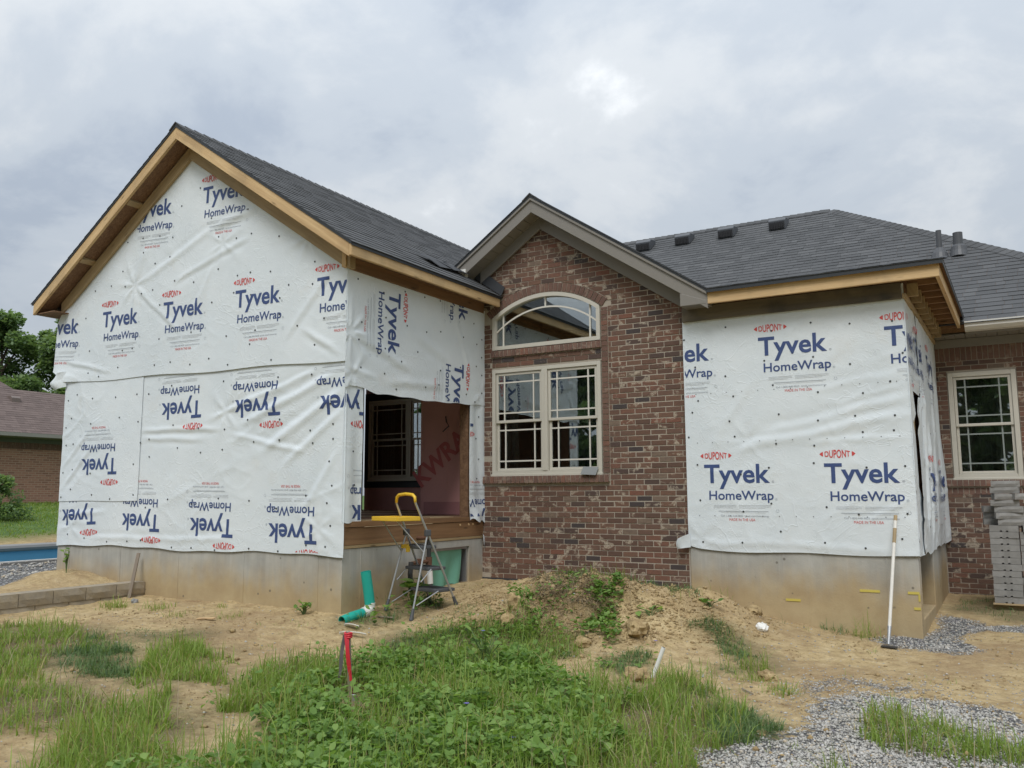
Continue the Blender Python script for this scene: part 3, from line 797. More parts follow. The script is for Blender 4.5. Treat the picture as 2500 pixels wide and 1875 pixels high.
# porch floor
board('rim_board', (XR-.010, YG-.004, 1.165), (XR-.010, 10.03, 1.165), (0, 0, 1), .19, .04, M_BEAM, wing)
board('rim_board', (XR-.022, YG-.004, 1.052), (XR-.022, 10.03, 1.052), (0, 0, 1), .034, .06, M_PINE2, wing)
board('deck_edge', (XR-.004, YG-.004, 1.296), (XR-.004, 10.03, 1.296), (0, 0, 1), .062, .05, M_BEAM, wing)
for i in range(12):
    y0 = 7.31+i*.508; b = MB(); b.box(XL+.14, XR-.04, y0, y0+.503, 1.29, 1.335); b.build('floor_panel', M_OSB if i % 3 else M_PINE2, wing)
nb = MB()
for y in (9.42, 9.62, 9.72): nb.tube([(XR-.03, y, 1.225+.01*(y-9.4)), (XR+.018, y, 1.225+.01*(y-9.4))], .014, 8)
nb.build('bolt_heads', M_PINE, wing)
# inside: rear wall, pink panels, dark membrane and twin window
iw = MB(); iw.box(XL+.14, -7.42, 13.44, 13.6, 1.3, 4.4); iw.build('rear_wall', M_PINK, wing)
p = MB(); p.box(-7.43, -7.0, 9.975, 10.03, 1.34, 4.2); p.box(-6.998, XR-.13, 9.975, 10.03, 1.34, 4.2); pk = p.build('pink_panel', M_PINK, wing)
p = MB(); p.box(-7.40, -6.62, 9.968, 9.974, 1.345, 1.52); p.build('pale_strip', flat('pale_pink', (.42, .20, .21), .6), pk)
v, fc = text_raw('KWRAP', .03); v = (v-v.mean(0))*np.array([.35, .38]); an = R_(38)
vv = np.c_[v[:, 0]*math.cos(an)-v[:, 1]*math.sin(an)-6.98, np.full(len(v), 9.970), v[:, 0]*math.sin(an)+v[:, 1]*math.cos(an)+2.26]
pm = bpy.data.meshes.new('panel_print'); pm.from_pydata([tuple(a) for a in vv], [], fc); pm.materials.append(M_PINKINK); link('panel_print', pm, pk)
p = MB(); p.tube([(-7.02, 9.955, 2.72), (-6.99, 9.93, 2.64), (-6.96, 9.95, 2.58), (-7.05, 9.93, 2.5)], .008, 6); p.build('loose_cable', M_IRON, pk)
r = MB(); r.box(-7.47, -7.43, 9.98, 13.44, 1.34, 4.2); r.build('return_wall', M_PINK, wing)
c = MB(); c.box(XL+.13, XR-.13, 7.31, 13.44, 4.26, 4.30); c.build('ceiling_panel', M_OSB, wing)
mm = MB(); frame_ring(mm, -11.45, -9.15, 1.77, 3.66, .15, 13.415, 13.44); mm.build('window_membrane', M_BLACKMEM, wing)
double_hung(wing, 'rear_window', -11.31, -9.29, 1.915, 3.50, 13.36, 2, M_CREAM, .11, .06, M_GRILLE)
dk = MB(); dk.box(-11.28, -9.32, 13.436, 13.438, 1.95, 3.48); dk.build('window_backing', M_DARK, wing)  # near-black sheet paints the darkness of the unlit room behind the panes
cu = MB()
for i in range(5): cu.box(-11.02+i*.07, -10.97+i*.07, 13.425, 13.433, 2.0, 3.4)
cu.box(-10.12, -9.86, 13.425, 13.433, 2.35, 3.45); cu.build('curtain', M_CURT2, wing)

# wrap, sheet by sheet
seam = lambda u: np.interp(u, (-11.85, -11.57, -6.42), (3.215, 3.205, 3.10))+.012*np.sin(u*3.1)
FG = Field(-12.2, -6.3, .8, 6.3, 101, [
    (-6.6, 2.95, -8.0, 2.45, .045, .020), (-6.5, 2.75, -7.6, 2.15, .05, .022), (-6.45, 2.55, -7.3, 1.95, .04, .016), (-6.9, 3.0, -8.4, 2.6, .03, .012),
    (-7.0, 2.1, -8.2, 2.35, .03, .013), (-9.85, 2.46, -8.4, 2.43, .028, .014), (-9.8, 2.36, -8.7, 2.30, .03, .010), (-6.5, 2.1, -7.0, 1.4, .04, .012),
    (-10.6, 1.42, -11.5, 1.35, .03, .010), (-8.2, 1.10, -10.8, 1.08, .03, .008), (-11.5, 1.75, -10.9, 2.3, .03, .012), (-11.55, 2.0, -11.0, 2.5, .03, .010),
    (-8.6, 5.0, -7.9, 5.1, .05, .014), (-8.7, 4.95, -9.9, 4.5, .045, .014), (-9.9, 4.95, -10.3, 4.4, .05, .012), (-7.0, 3.5, -6.5, 3.2, .04, .012), (-9.3, 4.4, -8.0, 4.75, .035, .012),
    (-7.3, 3.45, -6.6, 4.2, .04, .010), (-10.0, 4.3, -9.2, 3.7, .03, .012), (-8.6, 4.5, -9.0, 3.9, .03, .008), (-11.6, 3.5, -10.6, 3.3, .03, .010)],
    pulls=[(-10.15, 4.43, .018, 7), (-8.45, 4.75, .012, 6), (-8.3, 2.62, .014, 6), (-7.0, 4.6, .012, 7), (-11.3, 1.2, .012, 5), (-6.75, 1.25, .010, 6)])
WG = Wall((0, YG-.008, 0), (1, 0, 0), (0, 0, 1), (0, -1, 0), FG)
LY0, LY1, LY2 = .012, .021, .032
wlow = WG.sheet(wing, 'house_wrap', -11.6, -6.378, lambda u: .962+.012*np.sin(u*2.3)+.008*np.sin(u*7.1)-.006*np.exp(-((u+8.8)/.3)**2), lambda u: seam(u)+.06, LY0, label='lower wrap sheet printed upside down')
cl = [(1, 0, -6.385), (-1, 0, 11.59), (0, -1, -.985)]
def under_seam(k=-.02): return (.0204, 1, 3.10+.0204*-6.42+k)
wpat = WG.sheet(wing, 'house_wrap', -11.602, -9.885, lambda u: 1.553+.004*np.sin(u*5), lambda u: seam(u)+.05, LY1, label='narrow wrap sheet lapped over the lower left corner')
for ou, ov in ((-8.741, 2.79), (-7.384, 2.75), (-6.01, 2.717)): WG.logo(wlow, ou, ov, 180, LY0, cl+[under_seam(), (-1, 0, 9.87)])
for ou, ov, dg in ((-10.757, 1.455, 182), (-9.43, 1.375, 179), (-8.10, 1.33, 179), (-6.757, 1.287, 179.5)):
    WG.logo(wlow, ou, ov, dg, LY0, cl+([(0, 1, 1.548)] if ou < -9.8 else [(-1, 0, 10.18)]) if ou < -9 else cl)
WG.logo(wpat, -10.35, 2.115, 180, LY1, cl+[(1, 0, -9.89), (0, -1, -1.56)])
flare = lambda U, V: .05*sstep(-11.5, -11.75, U)*(1-.4*sstep(3.2, 4.1, V))+.03*sstep(3.42, 3.2, V)*sstep(-11.2, -11.7, U)
def topv(u): return zr(u)-.06
def lft(u): return seam(u) if u > -11.6 else 3.26+.5*(-11.6-u)
wup = WG.sheet(wing, 'house_wrap', -11.83, -6.372, lft, lambda u: topv(u) if u > -11.6 else 4.42-1.5*(-11.6-u), LY2, label='upper wrap sheet printed upright', extra=flare)
cu_ = [(1, 0, -6.38), (-1, 0, 11.82), (-SL, 1, AZ-.10-SL*AX), (SL, 1, AZ-.10+SL*AX)]
for ou, ov, dg in ((-8.863, 5.338, -2), (-8.19, 3.895, -1), (-9.535, 3.908, -1.2), (-10.82, 3.925, -1), (-12.145, 3.935, -2), (-6.84, 3.875, -1)):
    WG.logo(wup, ou, ov, dg, LY2, cu_, extra=flare)
WG.logo(wup, -10.23, 5.367, -3.4, LY2, cu_+[(-1, 0, 10.16)], extra=flare)
# loose corner of the upper sheet
n1 = 14; a = np.linspace(0, 1, n1+1); A, B = np.meshgrid(a, a, indexing='ij')
PX = -11.56-.30*A*(1-.55*np.abs(B-.5)*1.4); PZ = 3.15+.22*B-.05*A; PY = YG-.05-.10*np.sin(A*2.6)*(.6+.4*B)-.03*np.sin(B*5)*A
idx = np.arange((n1+1)**2).reshape(n1+1, n1+1)
link('wrap_flap', tris_mesh('wrap_flap', np.stack([PX, PY, PZ], -1).reshape(-1, 3), np.stack([idx[:-1, :-1], idx[1:, :-1], idx[1:, 1:], idx[:-1, 1:]], -1).reshape(-1, 4), M_WRAP, smooth=True), wing, label='curled loose corner of the upper wrap sheet')
def jit(pts, s=.05): return [(a+random.uniform(-s, s), b+random.uniform(-s, s)) for a, b in pts]
lowp = jit([(x, z) for x in np.arange(-9.7, -6.5, .46) for z in (1.05, 1.55, 2.2, 2.42, 2.95)], .09)+jit([(x, 1.07) for x in np.arange(-11.4, -9.7, .45)], .05)+jit([(-6.6, z) for z in np.arange(1.1, 3.0, .22)], .05)
WG.nails(wlow, lowp, LY0)
WG.nails(wpat, jit([(x, z) for x in (-11.5, -11.35, -10.9, -10.4, -9.95) for z in np.arange(1.65, 3.1, .33)], .07), LY1)
upp = [(x, z) for x in np.arange(-11.5, -6.5, .36) for z in np.arange(3.3, 6.0, .36)]
upp = [q for q in jit(upp, .12) if q[1] < zr(q[0])-.42 and random.random() < .8]
WG.nails(wup, upp, LY2)
FP = Field(7.0, 10.1, 1.1, 4.5, 202, [(7.2, 3.4, 8.3, 3.15, .05, .014), (7.9, 2.95, 9.0, 3.0, .05, .012), (9.3, 3.9, 9.6, 3.2, .04, .010), (7.2, 3.0, 7.6, 2.95, .03, .014), (8.4, 3.6, 9.2, 3.3, .06, .008)],
    pulls=[(7.2, 3.43, .022, 8), (9.9, 3.0, .012, 5), (7.25, 2.95, .014, 6)], amp=.95)
WP = Wall((XR+.008, 0, 0), (0, 1, 0), (0, 0, 1), (1, 0, 0), FP)
hb = lambda u: float(np.interp(u, (7.14, 7.2, 7.46, 7.68, 8.0, 8.7, 9.59, 9.95, 10.0), (2.80, 2.825, 2.81, 2.77, 2.785, 2.782, 2.82, 2.835, 2.86)))+.006*math.sin(u*13)
wj1 = WP.sheet(wing, 'house_wrap', 7.135, 7.45, lambda u: 1.318+.01*math.sin(u*25), 2.95, .012, label='wrap strip folded round the left side of the opening', extra=lambda U, V: .012*np.sin((U-7.15)*21)*sstep(2.9, 1.9, V))
wj2 = WP.sheet(wing, 'house_wrap', 9.62, 10.02, lambda u: 1.245+.12*(10.0-u)+.02*math.sin(u*30), 2.95, .012, label='wrap strip right of the opening with a torn bottom', extra=lambda U, V: .05*sstep(1.6, 1.25, V)*(.6+.4*np.sin(U*20))+.010*np.sin(U*22+V))
whd = WP.sheet(wing, 'house_wrap', 7.122, 10.03, hb, 4.17, .026, label='wrap sheet above the opening printed sideways')
ch = [(0, 1, 4.135), (-1, 0, -7.15), (1, 0, 10.0)]
for ou, ov, dg in ((7.878, 4.034, -91.5), (9.335, 4.70, -90), (9.245, 3.348, -93)): WP.logo(whd, ou, ov, dg, .026, ch+[(0, -1, -2.82)])
WP.logo(wj1, 7.57, 2.715, 180, .012, [(1, 0, 7.448), (-1, 0, -7.155), (0, 1, 2.93)], extra=lambda U, V: .012*np.sin((U-7.15)*21)*sstep(2.9, 1.9, V))
WP.logo(wj1, 8.05, 1.50, 180, .012, [(1, 0, 7.448), (-1, 0, -7.155), (0, -1, -1.34)], extra=lambda U, V: .012*np.sin((U-7.15)*21)*sstep(2.9, 1.9, V))
ex2 = lambda U, V: .05*sstep(1.6, 1.25, V)*(.6+.4*np.sin(U*20))+.010*np.sin(U*22+V)
WP.logo(wj2, 9.70, 2.74, 180, .012, [(1, 0, 10.0), (-1, 0, -9.63)], extra=ex2); WP.logo(wj2, 10.16, 1.36, 180, .012, [(1, 0, 10.0), (-1, 0, -9.63), (0, -1, -1.33)], extra=ex2)
WP.nails(whd, jit([(u, v) for u in np.arange(7.3, 9.95, .42) for v in (2.95, 3.3, 3.65, 4.05)], .12)+[(9.9, v) for v in (3.0, 3.25, 3.5, 3.75)], .026)
WP.nails(wj1, jit([(7.3, z) for z in np.arange(1.5, 2.8, .2)], .07), .012); WP.nails(wj2, jit([(9.8, z) for z in np.arange(1.8, 2.8, .3)], .05), .012)
# pale offcut of wrap caught below the rim board
n1 = 10; a = np.linspace(0, 1, n1+1); A, B = np.meshgrid(a, a, indexing='ij'); wd2 = .05*np.sin(np.pi*np.clip(B*.96+.02, 0, 1))**.6
PY = 9.955+(A-.5)*2*wd2+.03*(B-.5); PZ = 1.09-.18*B; PX = XR+.03+.02*np.sin(B*3)+.012*np.cos(A*4)
idx = np.arange((n1+1)**2).reshape(n1+1, n1+1)
link('wrap_offcut', tris_mesh('wrap_offcut', np.stack([PX, PY, PZ], -1).reshape(-1, 3), np.stack([idx[:-1, :-1], idx[1:, :-1], idx[1:, 1:], idx[:-1, 1:]], -1).reshape(-1, 4), M_WRAP, smooth=True), wing)

# eaves: rake and eave boards, soffit sheathing, cleats
YF, EX0, EX1 = 6.885, -12.05, -6.135
hh = .138
cs_ = math.cos(math.atan(SL))
for xe in (EX0, EX1):
    sgn = 1 if xe > AX else -1
    zc_ = lambda x: zr(x)-hh/2/cs_
    board('rake_board', (AX, YF, zc_(AX)), (xe, YF, zc_(xe)), (0, 0, 1), hh, .038, M_PINE, wing, ends=(-SL, -SL))
    board('wall_rake_board', (AX+sgn*.0, 7.115, zr(AX)-.275), (xe+sgn*-.30, 7.115, zr(xe-sgn*.30)-.275), (0, 0, 1), .15, .038, M_PINE2, wing, ends=(-SL, -SL))
    s = MB(); s.prism([(AX, YF+.02, zr(AX)-hh/cs_+.02), (xe, YF+.02, zr(xe)-hh/cs_+.02), (xe, YF+.02, zr(xe)-hh/cs_+.034), (AX, YF+.02, zr(AX)-hh/cs_+.034)], (0, .215, 0)); s.build('soffit_panel', M_OSB, wing)
    for t in (.33, .66):
        x = AX+(xe-AX)*t; board('lookout', (x, YF+.02, zr(x)-hh/cs_+.005), (x, 7.1, zr(x)-hh/cs_+.005), (sgn*cs_, 0, -SL*cs_), .09, .038, M_PINE2, wing)
board('eave_board', (EX1+.02, YF-.019, zr(EX1)-hh/2-.02), (EX1+.02, 8.35, zr(EX1)-hh/2-.02), (0, 0, 1), .13, .038, M_PINE, wing)
board('eave_board', (EX1+.02, 8.353, zr(EX1)-hh/2-.02), (EX1+.02, 9.93, zr(EX1)-hh/2-.02), (0, 0, 1), .13, .038, M_PINE, wing)
board('eave_board', (EX0, YF+.02, zr(EX0)-hh/2-.02), (EX0, 9.2, zr(EX0)-hh/2-.02), (0, 0, 1), .13, .038, M_PINE2, wing)
s = MB(); s.box(EX1-.28, EX1, 7.12, 9.93, 4.262, 4.276); s.box(EX0+.02, XL, YF+.02, 9.2, 4.20, 4.214); s.build('soffit_panel', M_OSB, wing)
# timber plate over the opening and end blocks at its left end
board('porch_beam', (XR+.03, 7.16, 4.205), (XR+.03, 8.42, 4.205), (0, 0, 1), .15, .05, M_BEAM, wing)
board('porch_beam', (XR+.02, 8.423, 4.205), (XR+.02, 9.95, 4.205), (0, 0, 1), .15, .04, M_BEAM, wing)
board('end_block', (XR+.075, 7.10, 4.225), (XR+.075, 7.19, 4.225), (0, 0, 1), .19, .045, M_PINE2, wing)
board('end_block', (XR+.015, 7.085, 4.25), (XR+.015, 7.14, 4.25), (0, 0, 1), .21, .06, M_PINE, wing)
# roof
dz = .018
deck = MB()
for sg, xe in ((-1, EX0-.03), (1, EX1+.045)):
    deck.prism([(AX, YF-.02, AZ), (xe, YF-.02, zr(xe)), (xe, YF-.02, zr(xe)+dz), (AX, YF-.02, AZ+dz)], (0, 9.93-YF+.02, 0))
    x2 = xe if sg < 0 else -6.70
    deck.prism([(AX, 9.93, AZ), (x2, 9.93, zr(x2)), (x2, 9.93, zr(x2)+dz), (AX, 9.93, AZ+dz)], (0, 6.7, 0))
wroof = deck.build('roof', M_OSB, wing)
nrm = math.hypot(1, SL)
drip = MB()
for sg, xe in ((-1, EX0-.03), (1, EX1+.045)):
    drip.prism([(AX, YF-.028, AZ-.012), (xe, YF-.028, zr(xe)-.012), (xe, YF-.028, zr(xe)+.034), (AX, YF-.028, AZ+.034)], (0, .006, 0))
drip.prism([(EX1+.045, YF-.02, zr(EX1+.045)-.02), (EX1+.052, YF-.02, zr(EX1+.045)-.02), (EX1+.052, YF-.02, zr(EX1+.045)+.026), (EX1+.045, YF-.02, zr(EX1+.045)+.03)], (0, 9.95-YF, 0))
drip.build('drip_edge', M_DRIP, wroof)
TL = (EX1+.06-AX)*nrm
# right slope: along +Y is "s", up-slope is "t"
E0 = Vector((EX1+.06, YF-.035, zr(EX1+.06)+dz))
shingle_plane(wroof, E0, (0, 1, 0), (-1/nrm, 0, SL/nrm), [[(0, 0), (9.955-YF+.035, 0), (9.955-YF+.035, TL), (0, TL)], [(9.955-YF+.035, (EX1+.06+6.70)*nrm), (9.7, (EX1+.06+6.70)*nrm), (9.7, TL), (9.955-YF+.035, TL)]], M_SHING, 3, 290)
E1 = Vector((EX0-.045, 16.6, zr(EX0-.045)+dz))
shingle_plane(wroof, E1, (0, -1, 0), (1/nrm, 0, SL/nrm), [[(0, 0), (16.6-YF+.035, 0), (16.6-YF+.035, (AX-EX0+.045)*nrm), (0, (AX-EX0+.045)*nrm)]], M_SHING, 4, 0)
cap_row(wroof, (AX, YF-.04, AZ+.0), (AX, 16.5, AZ+.0), (1/nrm, 0, -SL/nrm), (-1/nrm, 0, -SL/nrm), M_SHING)
# step flashing and membrane scraps where the porch roof meets the brick gable
fl = MB()
fl.prism([(-6.70, 9.93, zr(-6.70)+.05), (-6.08, 9.93, zr(-6.08)+.04), (-6.02, 9.93, zr(-6.08)+.15), (-6.12, 9.93, zr(-6.12)+.20), (-6.30, 9.93, zr(-6.30)+.22), (-6.66, 9.93, zr(-6.70)+.16)], (0, .012, 0))
fl.build('step_flashing', M_ASPH, wroof)
fl = MB(); rg = random.Random(5)
for i in range(7):
    y = 9.72-i*.13; x = -6.66+.01*i; z = zr(x)+.05
    fl.add([(x-.10, y-.16, zr(x-.10)+.05+rg.uniform(.0, .03)), (x+.20, y-.14, zr(x+.2)+.048+rg.uniform(0, .05)), (x+.22, y, zr(x+.22)+.06+rg.uniform(.0, .04)), (x-.08, y+.02, zr(x-.08)+.075)], [(0, 1, 2, 3)])
fl.build('valley_membrane', M_ASPH, wroof)

# ------------------------------------------------------------------ the brick house
house = thing('brick_house', 'brown brick house with an arched window, grey hipped roof and beige trim', 'house', (-4.9, 11.5, .4))
YB = 9.975
GX, GZ, GS = -5.46, 5.36, .668                     # underside of the gable soffit
bx0, bx1 = -6.41, -3.49
def gz(x): return GZ-GS*abs(x-GX)
wx0, wx1 = -6.25, -4.598                           # window jambs
acx, aw, ah0 = (wx0+wx1)/2, (wx1-wx0)/2, 4.045
rise = .275; aR = (aw*aw+rise*rise)/(2*rise); acz = ah0+rise-aR
def arcz(x, r=None):
    r = r or aR; return acz+math.sqrt(max(0, r*r-(x-acx)**2))
mo = MB(); Y0, Y1 = YB+.0045, YB+.11
mo.box(bx0-.02, wx0, Y0-.002, Y1, -.1, 4.05); mo.box(wx1, bx1, Y0, Y1, -.1, 4.02)
mo.box(wx0, wx1, Y0, Y1, -.1, 1.885); mo.box(wx0, wx1, Y0, Y1, 3.325, 3.59)
K = 14
for i in range(K):
    a = wx0+(wx1-wx0)*i/K; b = wx0+(wx1-wx0)*(i+1)/K
    for xa, xb in ((a, GX), (GX, b)) if a < GX < b else ((a, b),):
        mo.prism([(xa, Y0, arcz(xa)), (xb, Y0, arcz(xb)), (xb, Y0, gz(xb)), (xa, Y0, gz(xa))], (0, Y1-Y0, 0))
mo.prism([(wx1, Y0, 4.02), (bx1, Y0, 4.02), (bx1, Y0, gz(bx1)), (wx1, Y0, gz(wx1))], (0, Y1-Y0, 0))
mo.prism([(bx0, Y0, 4.05), (wx0, Y0, 4.05), (wx0, Y0, gz(wx0)), (bx0, Y0, gz(bx0))], (0, Y1-Y0, 0))
bw = mo.build('brick_wall', M_MORTAR, house)
oR = aR+.118
def cut(x, z):
    if z < ah0-.06 or not (wx0-.13 < x < wx1+.13): return None
    dx, dz_ = x-acx, z-acz; d = math.hypot(dx, dz_)
    if d < oR-.01: return 'drop'
    return (-dx/d, -dz_/d, -(oR+.008)-(acx*dx+acz*dz_)/d)
jl, jr = wx0-.11, wx1+.098
brick_field(bw, YB, bx0, bx1-.012, .515-BC*5, 5.3,
            [(wx0-.004, jr+.004, 1.765, ah0+.02), (bx0-.05, wx0+.05, 1.765, 1.87)],
            [(GS, 1, GZ+GS*GX-.06), (-GS, 1, GZ-GS*GX-.06)], cut, M_BRICK, 300, 11, .03)
# header jamb to the right, and bricks between the two windows
jb = MB(); rg = random.Random(3)
z = 1.885
while z < ah0-.03:
    dy = rg.uniform(-.003, .003); h_ = min(BH, ah0-.03-z)
    jb.box(wx1+.006, jr-.004, YB+dy-.004, YB+.09, z, z+h_); z += BC
jb.build('jamb_bricks', M_BRICK2, bw, kind='stuff')
mid = MB()
for row in range(2):
    z = 3.352+row*BC; x = wx0+(.1 if row else 0)-.15
    while x < wx1:
        a, b = max(x, wx0+.003), min(x+BL-.01, wx1-.003)
        if b-a > .03: mid.box(a, b, YB-.004, YB+.09, z, z+BH)
        x += BL
mid.build('lintel_bricks', M_BRICK, bw, kind='stuff')
def rowlocks(name, xa, xb, z0, z1, proud, Y, par, tilt=0.0):
    n = round((xb-xa)/BC); w_ = (xb-xa)/n
    for i in range(n):
        m = MB(); j = random.uniform(-.003, .003); x = xa+i*w_
        m.add([(x+.005, Y-proud+j, z0), (x+w_-.005, Y-proud+j, z0), (x+w_-.005, Y+.09, z0), (x+.005, Y+.09, z0), (x+.005, Y-proud+j+.008, z1-.012), (x+w_-.005, Y-proud+j+.008, z1-.012), (x+w_-.005, Y+.09, z1), (x+.005, Y+.09, z1)],
              [(0,3,2,1),(4,5,6,7),(0,1,5,4),(1,2,6,5),(2,3,7,6),(3,0,4,7)])
        link(name, m.mesh(name, M_BRICK2), par)
    m = MB(); m.box(xa+.003, xb-.003, Y-proud+.014, Y+.05, z0+.004, z1-.016); m.build('sill_mortar', M_MORTAR, par)
rowlocks('sill_brick', bx0+.005, jr-.004, 1.768, 1.872, .045, YB, bw)
rowlocks('upper_sill_brick', wx0-.01, wx1+.006, 3.492, 3.592, .035, YB, bw)
# arch of voussoirs
th0 = math.asin(min(1, (aw+.06)/(aR+.06))); nA = round(2*th0*(aR+.06)/BC)
for i in range(nA):
    a, b = -th0+2*th0*i/nA, -th0+2*th0*(i+1)/nA; g = .005/(aR+.06)
    pts = [(acx+math.sin(t)*r, YB-.006+random.uniform(-.002, .002), acz+math.cos(t)*r) for t, r in ((a+g, aR+.006), (b-g, aR+.006), (b-g, oR), (a+g, oR))]
    m = MB(); m.prism(pts, (0, .10, 0)); link('arch_brick', m.mesh('arch_brick', M_BRICK2), bw)
m = MB()
for i in range(24):
    a, b = -th0+2*th0*i/24, -th0+2*th0*(i+1)/24
    m.prism([(acx+math.sin(t)*r, YB+.005, acz+math.cos(t)*r) for t, r in ((a, aR), (b, aR), (b, oR+.004), (a, oR+.004))], (0, .08, 0))
m.build('arch_mortar', M_MORTAR, bw)
# gap shade painted as a dark strip, plus the ledge, under the left brick
m = MB(); m.box(bx0, -4.6, YB-.005, YB+.1, .3, .515); m.build('gap_ledge_strip', M_ASPH, house)

# windows
double_hung(house, 'twin_window', wx0+.008, wx1-.008, 1.878, 3.318, YB-.02, 2, M_CREAM, .085, .05, label='double window with pale frame below the arch')
def arched_window():
    fr = MB(); fw = .052; ya, yb = YB-.015, YB+.09; xa, xb = wx0+.008, wx1-.008; zb = 3.592; K = 28
    fr.box(xa, xa+fw, ya, yb, zb+fw, arcz(xa)-.02); fr.box(xb-fw, xb, ya, yb, zb+fw, arcz(xb)-.02); fr.box(xa, xb, ya, yb, zb, zb+fw)
    th = math.asin((xb-acx)/(aR-.006))
    def arcb(m, ro, ri, t0, t1, y0, y1, k=K):
        for i in range(k):
            a, b = t0+(t1-t0)*i/k, t0+(t1-t0)*(i+1)/k
            m.prism([(acx+math.sin(t)*r, y0, acz+math.cos(t)*r) for t, r in ((a, ri), (b, ri), (b, ro), (a, ro))], (0, y1-y0, 0))
    arcb(fr, aR-.006, aR-.006-fw, -th, th, ya-.002, yb)
    f = fr.build('arched_window', M_CREAM, house, label='arched picture window with pale frame')
    g = MB(); pts = [(xa+.03, YB+.036, zb+.03), (xb-.03, YB+.036, zb+.03)]+[(acx+math.sin(t)*(aR-.04), YB+.036, acz+math.cos(t)*(aR-.04)) for t in np.linspace(th-.02, -th+.02, 24)]
    g.prism(pts, (0, .006, 0)); g.build('glass_pane', M_GLASS, f)
    gr = MB(); ri = aR-.006-fw-.135; t2 = math.asin((xb-fw-acx)/ri)
    arcb(gr, ri+.011, ri-.011, -t2, t2, YB+.026, YB+.033)
    for xx in (xa+fw+.105, xb-fw-.105):
        zt = arcz(xx, ri); gr.box(xx-.011, xx+.011, YB+.024, YB+.0335, zb+fw, zt-.004); gr.box(xx-.011, xx+.011, YB+.024, YB+.0335, zt+.012, arcz(xx)-.055)
    gr.box(acx-.011, acx+.011, YB+.024, YB+.0335, acz+ri+.011, acz+aR-.058)
    gr.build('grille', M_GRILLE, f)
arched_window()
rm = MB()                                              # the dim room behind the glass
rm.box(-7.3, -3.6, 12.9, 12.95, 1.2, 3.95); rm.box(-7.35, -7.3, 10.12, 12.9, 1.2, 3.95); rm.box(-3.6, -3.55, 10.12, 12.9, 1.2, 3.95); rm.box(-6.6, -4.3, 10.12, 12.9, 4.40, 4.44); rm.box(-7.3, -3.6, 10.12, 12.9, 1.2, 1.25)
rm.build('room_wall', M_ROOM, house)
cu = MB()
for i in range(6):
    x = wx0+.10+i*.035; cu.tube([(x, YB+.2+.02*(i % 2), 1.9), (x+.01, YB+.2, 3.3)], .024, 8)
for i in range(7):
    x = -5.07+i*.04; cu.tube([(x, YB+.28+.025*(i % 2), 1.9), (x+.02, YB+.27, 2.7), (x+.03, YB+.27, 3.3)], .028, 8)
cu.build('curtain', M_CURT, house, smooth=True)

# gable trim
YFB = 9.70; EGR = -3.085; EGL = -6.72; GF = .165
cg = math.cos(math.atan(GS))
def trim(name, xa, xb, zoff, w, y, t, mat):
    return board(name, (xa, y, gz(xa)+zoff), (xb, y, gz(xb)+zoff), (0, 0, 1), w, t, mat, house, ends=(-GS, -GS))
for xe in (EGL, EGR):
    trim('gable_fascia', GX, xe, .10, .165, YFB, .03, M_TAUPE); trim('gable_fascia_cap', GX, xe, .195, .05, YFB-.012, .05, M_TAUPE)
    trim('frieze_board', GX, (-6.42 if xe < GX else -3.42), -.075, .15, YB-.03, .03, M_TAUPE)
    k = int(abs(xe-GX)/.128); sg = 1 if xe > GX else -1
    for i in range(k):
        xa = GX+sg*(i*.128+.004); xb = GX+sg*((i+1)*.128-.004)
        m = MB(); m.prism([(xa, YFB+.016, gz(xa)+.004), (xb, YFB+.016, gz(xb)+.004), (xb, YFB+.016, gz(xb)+.016), (xa, YFB+.016, gz(xa)+.016)], (0, YB-YFB-.02, 0)); m.build('soffit_panel', M_SOFFIT, house)
m = MB()                                                # boxed return at the right foot of the gable
m.prism([(-3.42, YFB-.018, 3.835), (-3.10, YFB-.018, 3.835), (-3.10, YFB-.018, gz(-3.10)+.09), (-3.42, YFB-.018, gz(-3.42)-.004)], (0, .28, 0))
m.build('eave_return', M_TAUPE, house, bevel=.004)
# gable roof
g = MB(); xr = EGR+.03; gd = .245
def gt(x): return gz(x)+gd-.02
for xe in (EGL, xr):
    g.prism([(GX, YFB-.03, gt(GX)-.02), (xe, YFB-.03, gt(xe)-.02), (xe, YFB-.03, gt(xe)), (GX, YFB-.03, gt(GX))], (0, 5.8, 0))
groof = g.build('gable_roof', M_OSB, house)
dr = MB()
for xe in (EGL, xr): dr.prism([(GX, YFB-.04, gt(GX)-.025), (xe, YFB-.04, gt(xe)-.025), (xe, YFB-.04, gt(xe)+.022), (GX, YFB-.04, gt(GX)+.022)], (0, .006, 0))
dr.build('drip_edge', M_DRIP, groof)
gn = math.hypot(1, GS)
shingle_plane(groof, (xr+.01, YFB-.05, gt(xr+.01)), (0, 1, 0), (-1/gn, 0, GS/gn), [[(0, 0), (5.8, 0), (5.8, (xr+.01-GX)*gn), (0, (xr+.01-GX)*gn)]], M_SHING, 5)
shingle_plane(groof, (EGL, YFB+5.75, gt(EGL)), (0, -1, 0), (1/gn, 0, GS/gn), [[(0, 0), (5.8, 0), (5.8, (GX-EGL)*gn), (0, (GX-EGL)*gn)]], M_SHING, 6)
cap_row(groof, (GX, YFB-.05, gt(GX)-.02), (GX, 15.3, gt(GX)-.02), (1/gn, 0, -GS/gn), (-1/gn, 0, -GS/gn), M_SHING)
m = MB(); m.box(-6.62, -6.5, YFB-.03, YFB+.03, gz(-6.56)-.02, gz(-6.56)+.10); m.build('fascia_end_cap', M_WHITE, house)

